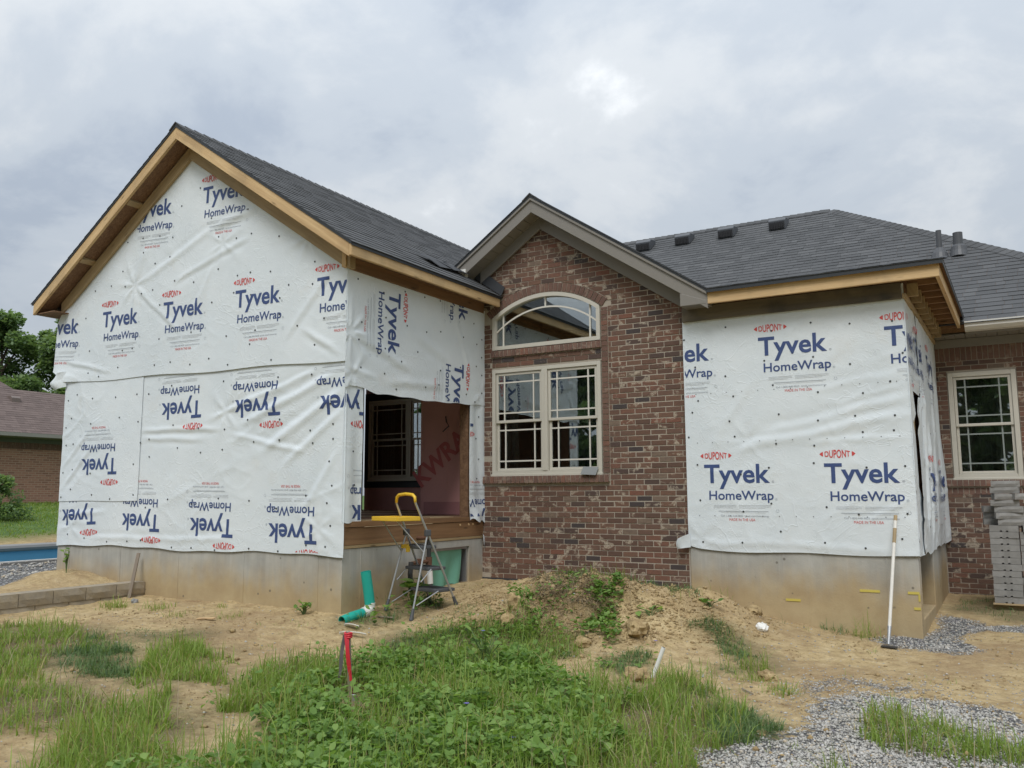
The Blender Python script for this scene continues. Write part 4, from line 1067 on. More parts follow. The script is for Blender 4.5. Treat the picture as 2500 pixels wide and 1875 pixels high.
# main roof
EY, EZ, PS = 12.95, 3.90, .685
RY, RX, RZ = 18.0, -3.07, 3.90+.685*(18.0-12.95)
hx = RX+(RY-EY)
mr = MB()
mr.prism([(-12.0, EY, EZ), (hx, EY, EZ), (RX, RY, RZ), (-12.0, RY, RZ)], (0, 0, .02))
mr.prism([(hx, EY, EZ), (hx, 23.05, EZ), (RX, RY, RZ)], (0, 0, .02)); mr.prism([(-12.0, 23.05, EZ), (-12.0, RY, RZ), (RX, RY, RZ), (hx, 23.05, EZ)], (0, 0, .02))
mroof = mr.build('main_roof', M_OSB, house)
pn = math.hypot(1, PS)
LS = (RY-EY)*pn
shingle_plane(mroof, (-9.0, EY-.03, EZ+.02-.03*PS), (1, 0, 0), (0, 1/pn, PS/pn), [[(0, 0), (hx+9.0, 0), (RX+9.0, LS+.03), (0, LS+.03)]], M_SHING, 9, 300)
cap_row(mroof, (-9, RY, RZ+.01), (RX, RY, RZ+.01), (0, -1/pn, -PS/pn), (0, 1/pn, -PS/pn), M_SHING)
cap_row(mroof, (hx, EY, EZ+.02), (RX, RY, RZ+.01), Vector((-1, 0, 0))*.9+Vector((0, -.3, -.3)), Vector((1, .3, -.55)), M_SHING, .15, 'hip_cap')
m = MB(); m.prism([(-3.35, 20.0, 7.35), (-2.25, 20.0, 7.35), (-2.8, 20.0, 7.80)], (0, 3, 0)); m.build('rear_gable_roof', M_SHING, house)
def roof_vent(x, y):
    z = EZ+.03+PS*(y-EY); m = MB()
    pts = [(x-.17, y-.17, z-.17*PS+.01), (x-.17, y-.20, z-.17*PS+.20), (x-.17, y-.12, z-.17*PS+.27), (x-.17, y+.16, z+.16*PS+.09), (x-.17, y+.16, z+.16*PS)]
    m.prism(pts, (.34, 0, 0)); o = m.build('roof_vent', M_VENT, house, bevel=.012)
    s = MB()
    for i in range(9): s.box(x-.155+i*.034, x-.155+i*.034+.024, y-.204, y-.17, z-.17*PS+.03, z-.17*PS+.165)
    s.build('vent_slots', M_VENTSLOT, o)
for x, y in ((-6.93, 17.50), (-6.03, 17.50), (-5.08, 17.50), (-4.02, 17.50)): roof_vent(x, y)
def vent_pipe(x, y, r, h):
    z = EZ+.03+PS*(y-EY); m = MB()
    m.tube([(x, y, z-.1), (x, y, z+h)], r, 16); m.tube([(x, y, z+h-.004), (x, y, z+h+.002)], r*.82, 16, 1)
    o = m.build('vent_pipe', [M_GREYPL, M_VENTSLOT], house, smooth=False)
    b = MB(); b.tube([(x, y-.03, z-.10), (x, y, z+.02), (x, y, z+.10), (x, y, z+.13)], [.14, .12, r+.032, r+.010], 18); b.build('pipe_boot', M_GREYPL, o)
vent_pipe(-.96, 15.10, .042, .42); vent_pipe(-.69, 15.12, .072, .33)
# rear right wall with its window
YW = 13.42
mo = MB(); qa, qb, qc, qd = -.872, -.03, 1.805, 3.285
mo.box(-3.49, qa, YW+.0045, YW+.12, 0, 3.85); mo.box(qb, 4.2, YW+.0045, YW+.12, 0, 3.85); mo.box(qa, qb, YW+.0045, YW+.12, 0, qc); mo.box(qa, qb, YW+.0045, YW+.12, qd, 3.85)
rw = mo.build('rear_brick_wall', M_MORTAR, house)
brick_field(rw, YW, -1.02, 3.2, .2, 3.44, [(qa-.11, qb+.11, qc-.215, qc-.001), (qa-.004, qb+.004, qc, qd)], [], None, M_BRICK, 0, 21, .05)
sb = MB(); x = -1.02
while x < 3.2:
    sb.box(x, x+.058, YW-.003+random.uniform(-.003, .003), YW+.09, 3.448, 3.635); x += BC
sb.build('soldier_bricks', M_BRICK2, rw, kind='stuff')
rowlocks('rear_sill_brick', qa-.10, qb+.10, qc-.10, qc-.002, .04, YW, rw)
rowlocks('rear_under_sill_brick', qa-.10, qb+.10, qc-.213, qc-.11, .004, YW, rw)
double_hung(house, 'rear_single_window', qa+.006, qb-.006, qc+.004, qd-.004, YW-.02, 1, M_CREAM, .05, .062, flat('grey_green_grille', (.22, .25, .235), .5, .03), label='single window at the right end of the house', inset=.11)
m = MB(); m.box(-.95, .1, 13.9, 13.93, 1.6, 3.5); m.box(-.95, .1, 13.55, 13.9, 3.45, 3.5); m.build('room_wall', M_ROOM, house)
cu = MB()
for i in range(10): cu.tube([(-.6+i*.033, YW+.3+.02*(i % 2), 1.85), (-.6+i*.033, YW+.3, 3.3)], .02, 8)
cu.build('curtain', M_CURT2, house, smooth=True)
m = MB(); m.box(-1.0, 4.2, YW-.03, YW-.004, 3.635, 3.75); m.build('frieze_board', M_TAUPE, house, bevel=.003)
for i in range(32):
    m = MB(); x = -.98+i*.128; m.box(x, x+.122, 13.04, YW-.005, 3.755, 3.767); m.build('soffit_panel', M_SOFFIT, house)
m = MB(); m.box(-.58, 4.2, 13.01, 13.035, 3.75, 3.895); m.build('eave_fascia', M_TAUPE, house)
m = MB(); m.prism([(-.585, 13.005, 3.775), (-.585, 12.93, 3.785), (-.585, 12.885, 3.83), (-.585, 12.885, 3.905), (-.585, 12.90, 3.905), (-.585, 12.90, 3.84), (-.585, 12.94, 3.80), (-.585, 13.005, 3.79)], (4.8, 0, 0)); m.build('gutter', M_GUTTER, house)
m = MB(); m.box(-3.3, 4.2, 12.86, 12.97, 3.875, 3.882); m.build('roof_underlay', M_ASPH, house)

# ------------------------------------------------------------------ right bump-out, wrapped, with raw eaves
bump = thing('wrapped_bump_out', 'small flat-fronted house bump-out wrapped in white sheeting on a concrete base', 'house extension', (-2.26, 11.5, .2))
X0, X1, YR = -3.49, -1.03, 9.975
f = MB(); f.box(X0, X1, YR, YR+.2, -.4, 1.0)
f.box(X1-.2, X1, 11.55, 13.42, -.4, 1.0); f.box(X1-.2, X1, YR+.2, 11.55, -.4, .30)
f.box(X1-.9, X1-.2, 11.55, 11.75, -.4, 1.0)
fo2 = f.build('foundation', M_CONC, bump, bevel=.012)
for x in (-2.14, -1.335): MB().box(x-.01, x+.008, YR-.004, YR+.05, -.3, .99).build('form_seam', M_CONC, fo2)
for a, b, z in ((-2.40, -2.24, .444), (-1.62, -1.42, .582), (-1.15, -1.04, .582), (-1.10, -1.035, .425)):
    m = MB(); m.box(a, b, YR-.006, YR-.001, z-.013, z+.013); m.build('tape_mark', M_TAPE, fo2)
m = MB(); m.box(-1.052, -1.035, YR-.0075, YR-.002, .50, .568); m.build('tape_mark', M_TAPE, fo2)
w = MB(); w.box(X0, X1, YR+.004, YR+.12, 1.0, 3.9); w.box(X1-.12, X1, YR+.12, 10.30, 1.0, 3.9); w.box(X1-.12, X1, 11.2, 13.41, 1.0, 3.9); w.box(X1-.12, X1, 10.30, 11.2, 2.75, 3.9); w.box(X1-.16, X1-.13, 10.2, 11.3, 1.0, 2.8)
w.build('sheathed_wall', M_OSB, bump)
board('door_stud', (X1-.007, 10.335, 1.02), (X1-.007, 10.335, 2.74), (0, 1, 0), .12, .03, M_PINE2, bump)
board('door_sill', (X1-.05, 10.2, 1.0), (X1-.05, 11.5, 1.0), (1, 0, 0), .11, .04, M_BEAM, bump)
FB = Field(-3.6, -.9, .8, 4.0, 303, [(-1.05, 2.62, -2.6, 2.28, .05, .017), (-1.1, 2.45, -2.9, 2.12, .055, .020), (-1.05, 2.9, -2.0, 2.75, .04, .008), (-3.3, 2.0, -2.6, 3.0, .05, .008), (-1.05, 2.2, -2.2, 2.18, .03, .008), (-1.05, 1.55, -1.6, 1.25, .03, .009), (-3.2, 1.05, -1.2, 1.02, .04, .010), (-1.1, 2.75, -1.7, 2.6, .025, .009)],
    amp=.62, pulls=[(-2.75, 2.22, .012, 6), (-1.75, 2.2, .008, 6), (-3.35, 1.1, .012, 5)])
WB = Wall((0, YR-.010, 0), (1, 0, 0), (0, 0, 1), (0, -1, 0), FB)
bw1 = WB.sheet(bump, 'house_wrap', X0-.005, X1+.022, lambda u: .955+.05*math.exp(-(u-X0)/.12)+.008*math.sin(u*5), 3.86, .012, label='wrap sheet on the front of the bump-out')
cb = [(-1, 0, 3.48), (1, 0, -1.02)]
for ou, ov in ((-2.585, 3.203), (-3.938, 3.207), (-1.224, 3.193), (-3.279, 1.745), (-1.919, 1.73)): WB.logo(bw1, ou, ov, -.3, .012, cb+[(0, 1, 3.69)])
WB.nails(bw1, jit([(u, v) for u in (-3.4, -2.9, -2.45, -2.0, -1.5, -1.12) for v in (1.12, 1.45, 1.9, 2.2, 2.5, 2.78, 3.05, 3.5)], .09), .012)
WB.nails(bw1, [(u, v) for v in (2.215, 2.80, 1.36) for u in np.arange(-3.35, -1.1, .185)], .012, .005)
FS = Field(9.8, 13.6, .8, 4.0, 404, [(10.0, 2.9, 10.5, 2.2, .04, .015), (11.3, 2.9, 11.0, 1.2, .05, .02), (11.6, 2.4, 11.5, 1.1, .04, .02), (12.5, 3.3, 12.2, 1.2, .05, .014), (13.0, 3.2, 13.2, 1.5, .06, .02)], amp=1.3, pulls=[(10.9, 2.72, .02, 7)])
WS = Wall((X1+.006, 0, 0), (0, 1, 0), (0, 0, 1), (1, 0, 0), FS)
s1 = WS.sheet(bump, 'house_wrap', 9.945, 10.30, lambda u: .955, 3.72, .010, label='wrap strip on the side corner of the bump-out')
s2 = WS.sheet(bump, 'house_wrap', 10.27, 11.0, 2.73, 3.72, .010)
s3 = WS.sheet(bump, 'house_wrap', 10.27, 11.0, .965, lambda u: 1.72-.5*(u-10.27), .004)
s4 = WS.sheet(bump, 'house_wrap', 10.37, 13.41, lambda u: .955+.015*math.sin(u*9)-.03*math.exp(-((u-11.2)/.3)**2), lambda u: 2.70-.25*math.exp(-(u-10.37)/.1) if u < 10.98 else 3.72, .018, extra=lambda U, V: .018*sstep(10.9, 10.4, U)*sstep(1.0, 1.6, V)+.05*sstep(13.1, 13.42, U)*sstep(2.6, 1.6, V), label='wrap sheet with a cut doorway slit on the side')
for ou, ov in ((9.776, 3.19), (10.66, 3.165), (12.0, 3.15)): WS.logo(s4 if ou > 10.9 else s1, ou, ov, 0, .022, [(-1, 0, -9.975), (1, 0, 13.4), (0, -1, -2.74)])
for ou, ov in ((11.32, 1.71), (12.62, 1.70)): WS.logo(s4, ou, ov, 0, .03, [(1, 0, 13.38), (-1, 0, -10.6), (0, -1, -1.0)])
WS.nails(s4, jit([(u, v) for u in (11.1, 11.9, 12.7, 13.2) for v in (1.2, 1.8, 2.4, 3.0)], .1), .02)
# curled lower-left corner lying over the brick
n1 = 12; a = np.linspace(0, 1, n1+1); A, B = np.meshgrid(a, a, indexing='ij')
PX = X0+.02-.16*A*(1-.5*(B-.4)**2); PZ = .99+.16*B*(1-.25*A)-.02*A; PY = YR-.03-.07*np.sin(A*2.4)-.02*B
idx = np.arange((n1+1)**2).reshape(n1+1, n1+1)
link('wrap_flap', tris_mesh('wrap_flap', np.stack([PX, PY, PZ], -1).reshape(-1, 3), np.stack([idx[:-1, :-1], idx[1:, :-1], idx[1:, 1:], idx[:-1, 1:]], -1).reshape(-1, 4), M_WRAP, smooth=True), bump, label='curled lower left corner of the wrap')
# eaves
FZ0, FZ1, FYE, FXE = 3.832, 3.975, 9.705, -.655
board('eave_board', (-3.085, FYE, (FZ0+FZ1)/2), (FXE+.02, FYE, (FZ0+FZ1)/2), (0, 0, 1), FZ1-FZ0, .038, M_PINE, bump)
board('side_eave_board', (FXE, FYE+.02, (FZ0+FZ1)/2), (FXE, 12.98, (FZ0+FZ1)/2), (0, 0, 1), FZ1-FZ0, .038, M_PINE, bump)
board('ledger_board', (X0+.005, YR-.045, 3.775), (X1-.0, YR-.045, 3.775), (0, 0, 1), .175, .04, M_LEDGER, bump)
board('side_ledger', (X1+.03, YR-.065, 3.715), (X1+.03, 13.3, 3.715), (0, 0, 1), .05, .04, M_PINE2, bump)
m = MB(); m.box(-3.08, FXE-.02, FYE+.02, YR-.07, 3.868, 3.880); m.build('soffit_panel', M_OSB, bump)
m = MB(); m.box(X1-.1, FXE-.02, FYE+.02, 13.0, 3.96, 3.972); m.build('roof_sheathing', M_OSB, bump)
for i in range(9):
    y = YR+.12+i*.36
    board('rafter_tail', (X1+.055, y, 3.90), (FXE-.022, y, 3.90), (0, 0, 1), .105, .038, M_BEAM, bump)
    board('tail_block', (X1+.10, y-.035, 3.80), (X1+.10, y-.004, 3.80), (0, 0, 1), .145, .11, M_PINE2, bump)
rb = MB(); q = .12
def hz(x, y): return 3.99+q*min(y-(FYE-.05), (FXE+.05)-x)
ya, xe = FYE-.05, FXE+.05
d = xe+3.085
yv = 13.0
rb.prism([(-3.085, ya, 3.978), (xe, ya, 3.978), (-3.085, ya+d, 3.978+q*d)], (0, 0, .014))
rb.prism([(xe, ya, 3.978), (xe, 13.6, 3.978), (-3.085, 13.6, 3.978+q*d), (-3.085, ya+d, 3.978+q*d)], (0, 0, .014))
broof = rb.build('roof', M_OSB, bump)
qn = math.hypot(1, q)
shingle_plane(broof, (-3.085, ya-.02, 3.992), (1, 0, 0), (0, 1/qn, q/qn), [[(0, 0), (d+.02, 0), (0, d*qn)]], M_SHING, 31)
shingle_plane(broof, (xe+.015, ya-.02, 3.992), (0, 1, 0), (-1/qn, 0, q/qn), [[(0, 0), (3.9, 0), (3.9, d*qn), (d, d*qn)]], M_SHING, 32)
m = MB(); m.box(-3.085, xe+.01, ya-.012, ya-.004, 3.955, 4.006); m.box(xe+.004, xe+.012, ya, 13.0, 3.955, 4.006); m.build('drip_edge', M_DRIP, broof)
fl = MB(); rg = random.Random(8); x = -3.0
while x < xe-.1:
    wv = rg.uniform(.18, .4); h1 = rg.uniform(.012, .05)
    fl.add([(x, ya+.02, 4.018), (x+wv, ya+.02, 4.018), (x+wv, ya+.22, 4.045+h1*rg.random()), (x+wv*.5, ya+.20, 4.035+h1), (x, ya+.22, 4.04+h1*.4)], [(0, 1, 2, 3, 4)]); x += wv*.8
fl.build('loose_starter_strip', M_ASPH, broof)

# ------------------------------------------------------------------ ground
def inpoly(x, y, poly):
    x = np.asarray(x); y = np.asarray(y); r = np.zeros(x.shape, bool); n = len(poly)
    for i in range(n):
        (x0, y0), (x1, y1) = poly[i], poly[(i+1) % n]
        if y0 == y1: continue
        r ^= ((y0 > y) != (y1 > y)) & (x < (x1-x0)*(y-y0)/(y1-y0)+x0)
    return r
def inmask(x, y, poly, wob=.10, sc=2.6, seed=5):
    return inpoly(x+wob*2*(fbm(x*sc, y*sc, seed)-.5)*2, y+wob*2*(fbm(x*sc+9, y*sc, seed+9)-.5)*2, poly)
PG = {
 'tallL': [(-9.6,4.9),(-9.19,5.12),(-8.84,5.44),(-8.26,5.54),(-7.42,5.23),(-7.19,5.1),(-7.42,4.99),(-7.52,4.85),(-7.35,4.54),(-7.26,4.07),(-9.6,3.6)],
 'darkL': [(-7.68,4.74),(-7.82,5.25),(-7.3,5.24),(-6.71,4.9),(-6.34,4.62),(-6.49,4.44),(-6.62,4.35),(-7.12,4.37)],
 'creepL': [(-8.0,5.37),(-7.67,5.76),(-7.24,6.11),(-7.1,5.91),(-7.13,5.55),(-7.32,5.16),(-7.6,5.18)],
 'ringL': [(-8.44,6.03),(-8.32,6.35),(-7.86,6.49),(-7.54,6.4),(-7.57,6.19),(-7.94,5.96)],
 'tuftM': [(-6.72,4.89),(-7.22,5.52),(-6.57,5.65),(-6.13,5.35),(-5.63,4.89),(-6.01,4.82),(-6.06,4.52)],
 'farL': [(-9,4.0),(-7.36,4.13),(-7.05,4.22),(-6.66,4.32),(-6.04,4.11),(-5.54,3.8),(-5.45,3.55),(-5.75,3.35),(-6.6,3.0),(-9,2.6)],
 'foreL': [(-4.6,2.5),(-5.01,3.08),(-5.34,3.47),(-5.54,3.76),(-5.75,4.16),(-5.89,4.45),(-5.5,4.39),(-4.87,3.94),(-4.8,3.65),(-4.32,3.52),(-3.6,2.6)],
 'bandL': [(-5.2,4.55),(-5.59,5.17),(-5.7,5.65),(-5.42,5.98),(-5.08,6.06),(-4.28,5.11),(-4.71,5.03),(-4.74,4.48),(-4.88,4.34)],
 'weeds': [(-5.07,5.53),(-4.88,5.94),(-4.8,6.26),(-4.42,6.52),(-4.28,6.86),(-3.91,6.95),(-3.48,6.7),(-3.0,6.39),(-2.69,5.89),(-2.5,5.32),(-2.2,4.4),(-2.6,2.9),(-4.1,2.9),(-4.25,3.7),(-4.3,4.23),(-4.75,4.6)],
 'foreR': [(-3.0,6.39),(-2.76,6.98),(-2.35,6.76),(-2.13,6.78),(-1.87,6.33),(-1.72,5.56),(-1.8,5.13),(-2.0,4.2),(-2.5,3.4),(-2.58,5.49)],
 'creepR': [(-2.4,6.84),(-2.06,6.73),(-1.8,6.42),(-1.57,6.09),(-1.55,5.86),(-1.86,5.59),(-2.08,6.01)],
 'moundA': [(-5.56,6.76),(-5.54,7.09),(-4.93,7.42),(-4.52,7.24),(-4.36,6.7),(-4.7,6.42),(-5.09,6.19)],
 'moundB': [(-4.77,7.43),(-4.52,7.56),(-3.82,7.63),(-3.74,7.4),(-4.09,7.13),(-4.44,7.0)],
 'vineA': [(-5.14,8.2),(-4.68,8.33),(-4.48,8.19),(-4.47,7.8),(-4.07,7.77),(-3.85,7.63),(-4.26,7.61),(-4.72,7.9)],
 'vineB': [(-3.97,8.33),(-3.87,8.53),(-3.67,8.34),(-3.59,7.99),(-3.48,7.61),(-3.66,7.56),(-3.8,7.97)],
 'mtop': [(-4.94,8.94),(-4.21,9.1),(-3.87,8.29),(-3.87,7.96),(-4.25,7.9),(-4.57,8.24)],
 'moundfront': [(-5.0,8.2),(-4.4,7.8),(-3.9,7.6),(-3.6,7.8),(-3.7,8.1),(-4.3,8.2)],
 'crest': [(-4.9,8.9),(-4.3,9.3),(-3.6,9.2),(-3.0,9.15),(-3.1,8.9),(-3.6,8.85),(-4.3,8.7)],
 'moundleft': [(-5.6,7.3),(-5.2,8.4),(-4.9,8.5),(-4.6,7.5),(-5.0,7.2)],
 'vineC': [(-4.55,8.1),(-4.2,8.0),(-4.15,7.6),(-4.4,7.5),(-4.7,7.7)],
 'moundfoot': [(-5.4,7.0),(-5.0,7.6),(-4.4,7.95),(-3.85,7.75),(-3.7,7.2),(-4.2,6.95),(-4.6,6.7)],
 'matA': [(-4.65,8.25),(-4.45,8.05),(-4.25,8.2),(-4.4,8.45)],
 'matB': [(-4.3,8.2),(-4.0,7.92),(-3.75,8.15),(-3.95,8.5)],
 'matC': [(-3.95,8.6),(-3.7,8.35),(-3.45,8.5),(-3.65,8.8)],
 'deadpatch': [(-3.05,4.95),(-2.6,5.3),(-2.35,4.6),(-2.9,4.3)],
 'darkR': [(-3.36,7.24),(-3.35,7.59),(-3.14,7.65),(-2.93,7.34),(-2.89,7.02),(-3.14,6.89)],
 'creepM': [(-2.99,8.6),(-2.81,8.72),(-2.59,8.59),(-2.29,8.28),(-2.16,8.25),(-2.2,7.69),(-2.31,7.49),(-2.67,7.33),(-2.58,7.68),(-2.42,8.06),(-2.65,8.31)],
 'grassR': [(-1.08,6.75),(-1.01,6.99),(-.86,6.84),(-.63,6.62),(-.38,6.47),(.3,6.5),(.3,5.7),(-.13,5.8),(-.68,5.91),(-.89,6.21),(-1.01,6.3)],
 'foot': [(-2.34,9.6),(-2.05,9.92),(-1.7,9.93),(-1.5,9.85),(-1.43,9.6),(-1.64,9.6),(-2.02,9.75)],
 'gravA': [(-1.63,6.51),(-1.56,6.92),(-1.45,7.32),(-1.03,7.35),(-.63,7.41),(-.41,7.34),(-.1,6.9),(.6,6.6),(.8,4.5),(-1.9,4.5),(-1.8,5.17),(-1.72,5.67),(-1.52,5.88),(-1.4,6.38)],
 'gravB': [(-1.5,9.94),(-1.0,9.95),(-.97,11.94),(-.64,11.13),(.6,11.3),(.6,10.9),(-.57,10.53),(-.49,9.66),(-.98,9.27),(-1.28,9.34)],
 'gravC': [(-1.93,7.43),(-1.58,8.05),(-1.13,8.14),(-.73,7.87),(-.92,7.42),(-1.45,7.32),(-1.69,6.74)],
 'gravL': [(-6.44,4.3),(-6.12,4.48),(-5.78,4.3),(-5.58,3.96),(-5.75,4.0)],
 'gravL2': [(-5.48,4.41),(-5.25,4.46),(-4.86,4.36),(-4.7,4.05),(-4.87,3.94)],
 'gravM': [(-6.8,5.76),(-6.27,6.21),(-6.19,5.72),(-6.43,5.55)],
 'gravPool': [(-11.7,9),(-11.7,7.0),(-10.9,5.6),(-10.4,4),(-11,1),(-14.3,1),(-14.3,17),(-11.8,17),(-11.8,9)],
 'porch': [(-6.38,7.5),(-6.38,8.6),(-5.81,8.37),(-5.8,8.03),(-5.88,7.42),(-5.89,6.85),(-6.1,6.9),(-6.2,7.24)],
 'rearR': [(-.9,11.9),(-.9,12.9),(-.5,13.0),(.8,12.4),(.8,11.2),(-.2,11.3)],
}
def axis(lo, hi, fine, far_lo, far_hi):
    a = list(np.arange(lo, hi, fine)); st = fine; x = a[-1]
    while x < far_hi: st = min(st*1.22, 60); x += st; a.append(x)
    st = fine; x = lo; b = []
    while x > far_lo: st = min(st*1.22, 60); x -= st; b.append(x)
    return np.array(b[::-1]+a)
gx = axis(-12.2, 1.4, .035, -900, 900); gy = axis(2.3, 10.1, .035, -300, 1500)
GXX, GYY = np.meshgrid(gx, gy, indexing='ij')
GZZ = ground_h(GXX, GYY)
def soft(poly, s=.25):
    """0..1 membership with a ragged, soft edge"""
    acc = 0
    for k in range(7):
        a = k*2*math.pi/7; acc = acc+inmask(GXX+.17*math.cos(a)*(k > 0), GYY+.17*math.sin(a)*(k > 0), poly, .2, 1.7)
    return acc/7.0
grav = np.zeros(GXX.shape); near = (GXX > -17) & (GXX < 4) & (GYY > 0) & (GYY < 20)
for k, w in (('gravA', .95), ('gravB', .85), ('gravC', .50), ('gravL', .5), ('gravL2', .5), ('gravM', .44), ('gravPool', 1.0)): grav = np.maximum(grav, w*soft(PG[k]))
green = np.zeros(GXX.shape)
for k in ('tallL', 'darkL', 'creepL', 'tuftM', 'farL', 'foreL', 'bandL', 'weeds', 'foreR', 'creepR', 'moundA', 'moundB', 'darkR', 'creepM', 'grassR', 'porch', 'rearR'): green = np.maximum(green, soft(PG[k]))
lawn = sstep(-18.3, -18.9, GXX+.3*(fbm(GXX*.8, GYY*.8, 4)-.5))
lawn = np.maximum(lawn, sstep(16, 24, np.hypot(GXX+4, GYY-6))*sstep(-17, -12, GXX))
idx = np.arange(GXX.size).reshape(GXX.shape)
gme = tris_mesh('ground', np.stack([GXX, GYY, GZZ], -1).reshape(-1, 3), np.stack([idx[:-1, :-1], idx[1:, :-1], idx[1:, 1:], idx[:-1, 1:]], -1).reshape(-1, 4), M_GROUND,
                tone={'gravel': grav.ravel(), 'green': green.ravel(), 'lawn': lawn.ravel()}, smooth=True)
go = link('ground', gme); tag(go, 'bare tan clay yard with a mound before the brick wall', 'ground', kind='structure')
def H(x, y): return float(ground_h(np.array([x]), np.array([y]))[0])

# ------------------------------------------------------------------ vegetation and stones that nobody could count
def scatter(poly, dens, seed, wob=.10, clump=0.0, poly_exact=False):
    rg = np.random.default_rng(seed); p = np.array(poly); a = p.min(0)-.15; b = p.max(0)+.15
    n = int(dens*(b-a).prod()); x = rg.uniform(a[0], b[0], n); y = rg.uniform(a[1], b[1], n)
    k = inmask(x, y, poly, wob, 2.6, seed) if not poly_exact else inmask(x, y, poly, .2, 1.7)
    k &= np.hypot(x+4.47, y-5.06) > .24        # trodden gap in front of the stake
    if clump: k &= rg.random(n) < sstep(.5-clump*.35, .5+.12, fbm(x*3.2, y*3.2, seed+3))*.95+.05
    return x[k], y[k], rg
def blades(x, y, rg, h0, h1, w, lean=.5, seg=3, tone0=.2, tone1=1.0, flat_=0.0, dead=.08):
    n = len(x); z = ground_h(x, y)-.01; h = rg.uniform(h0, h1, n)*rg.uniform(.45, 1.2, n); az = rg.uniform(0, 2*np.pi, n)
    ln = np.abs(rg.normal(lean*1.25, .42, n))*h+flat_*h; dx, dy = np.cos(az), np.sin(az); ww = w*rg.uniform(.6, 1.3, n)
    sx, sy = -dy, dx; V = []; ks = np.linspace(0, 1, seg+1)
    up = np.sqrt(np.maximum(.08, 1-np.minimum(.92, (ln/h)**2*.45)))
    for t in ks[:-1]:
        cx_, cy_, cz_ = x+dx*ln*t*t, y+dy*ln*t*t, z+h*up*(t*(1.25-.25*t))-ln*.22*t**3
        hw = ww*(1-t*.72)*.5
        V += [np.stack([cx_+sx*hw, cy_+sy*hw, cz_], -1), np.stack([cx_-sx*hw, cy_-sy*hw, cz_], -1)]
    V.append(np.stack([x+dx*ln, y+dy*ln, z+h*up-ln*.22], -1))
    m = len(V); V = np.stack(V, 1).reshape(-1, 3); base = np.arange(n)[:, None]*m; T = []
    for i in range(seg-1):
        a = 2*i; T += [np.stack([base[:, 0]+a, base[:, 0]+a+1, base[:, 0]+a+3], -1), np.stack([base[:, 0]+a, base[:, 0]+a+3, base[:, 0]+a+2], -1)]
    a = 2*(seg-1); T.append(np.stack([base[:, 0]+a, base[:, 0]+a+1, base[:, 0]+a+2], -1))
    tn = rg.uniform(tone0, tone1, n); tn = np.where(rg.random(n) < dead, rg.uniform(0, .15, n), tn)
    return V, np.concatenate(T), np.repeat(tn, m)
def leaves(x, y, z, rg, s0, s1, tilt=.5, tone=None):
    """ovate leaves folded along the midrib, 6 triangles each"""
    n = len(x); s = rg.uniform(s0, s1, n); az = rg.uniform(0, 2*np.pi, n); tl = rg.normal(.15, tilt, n); rl = rg.normal(0, .35, n)
    prof = [(0, 0, 0), (.22, .40, .05), (.60, .36, .03), (1, 0, -.12), (.60, -.36, .03), (.22, -.40, .05), (.45, 0, -.06)]
    fx = np.stack([np.cos(az)*np.cos(tl), np.sin(az)*np.cos(tl), np.sin(tl)], -1); sd = np.stack([-np.sin(az), np.cos(az), rl], -1); sd /= np.linalg.norm(sd, axis=1, keepdims=True); nm = np.cross(fx, sd)
    V = np.stack([np.stack([x, y, z], -1)+s[:, None]*(fx*a+sd*b*.95+nm*c) for a, b, c in prof], 1).reshape(-1, 3)
    base = np.arange(n)*7; T = np.concatenate([np.stack([base+i, base+(i+1) % 6, base+6], -1) for i in range(6)])
    t = rg.uniform(0, 1, n) if tone is None else tone
    return V, T, np.repeat(t, 7)
def join(parts):
    V, T, A = [], [], []; o = 0
    for v, t, a in parts: V.append(v); T.append(t+o); A.append(a); o += len(v)
    return np.concatenate(V), np.concatenate(T), np.concatenate(A)
def stuff(name, parts, mat, label, cat, smooth=False):
    V, T, A = join(parts); o = link(name, tris_mesh(name, V, T, mat, tone=A, smooth=smooth)); return tag(o, label, cat, kind='stuff')
P = []
for i, (k, d, h0, h1, w, ln, cl_) in enumerate((('tallL', 2900, .06, .19, .009, .5, .6), ('tuftM', 2900, .08, .22, .009, .5, .5), ('farL', 2100, .07, .22, .009, .5, .75), ('foreL', 2500, .10, .30, .0095, .5, .6),
        ('bandL', 3000, .10, .26, .0095, .45, .5), ('weeds', 1900, .14, .40, .009, .45, .8), ('foreR', 3000, .09, .28, .0095, .5, .5), ('grassR', 2900, .07, .21, .009, .55, .5), ('moundA', 1500, .07, .18, .007, .7, .5), ('moundB', 3600, .10, .28, .007, .65, .4), ('moundfoot', 1300, .08, .24, .007, .65, .5), ('creepM', 350, .08, .2, .007, .6, .5), ('crest', 260, .08, .2, .006, .6, .6))):
    x, y, rg = scatter(PG[k], d, 100+i, .12, cl_); P.append(blades(x, y, rg, h0, h1, w, ln, tone0=.42, tone1=1.0, dead=.11))
rg = np.random.default_rng(55)                               # loners and seed stalks between the patches
x = rg.uniform(-9.5, .8, 1500); y = rg.uniform(3, 9.6, 1500); k = (fbm(x*.9, y*.9, 77) > .55) & (fbm(x*2.7, y*2.7, 78) > .52) & ~((y > 6.8) & (x < -6.4)); x, y = x[k], y[k]
x = np.repeat(x, 5)+rg.normal(0, .025, len(x)*5); y = np.repeat(y, 5)+rg.normal(0, .025, len(y)*5)
P.append(blades(x, y, rg, .03, .10, .005, .6, tone0=.2, tone1=.9))
stuff('tall_grass', P, M_GRASS, 'bright yellow-green tall grass growing in patches over the foreground', 'grass')
P = []
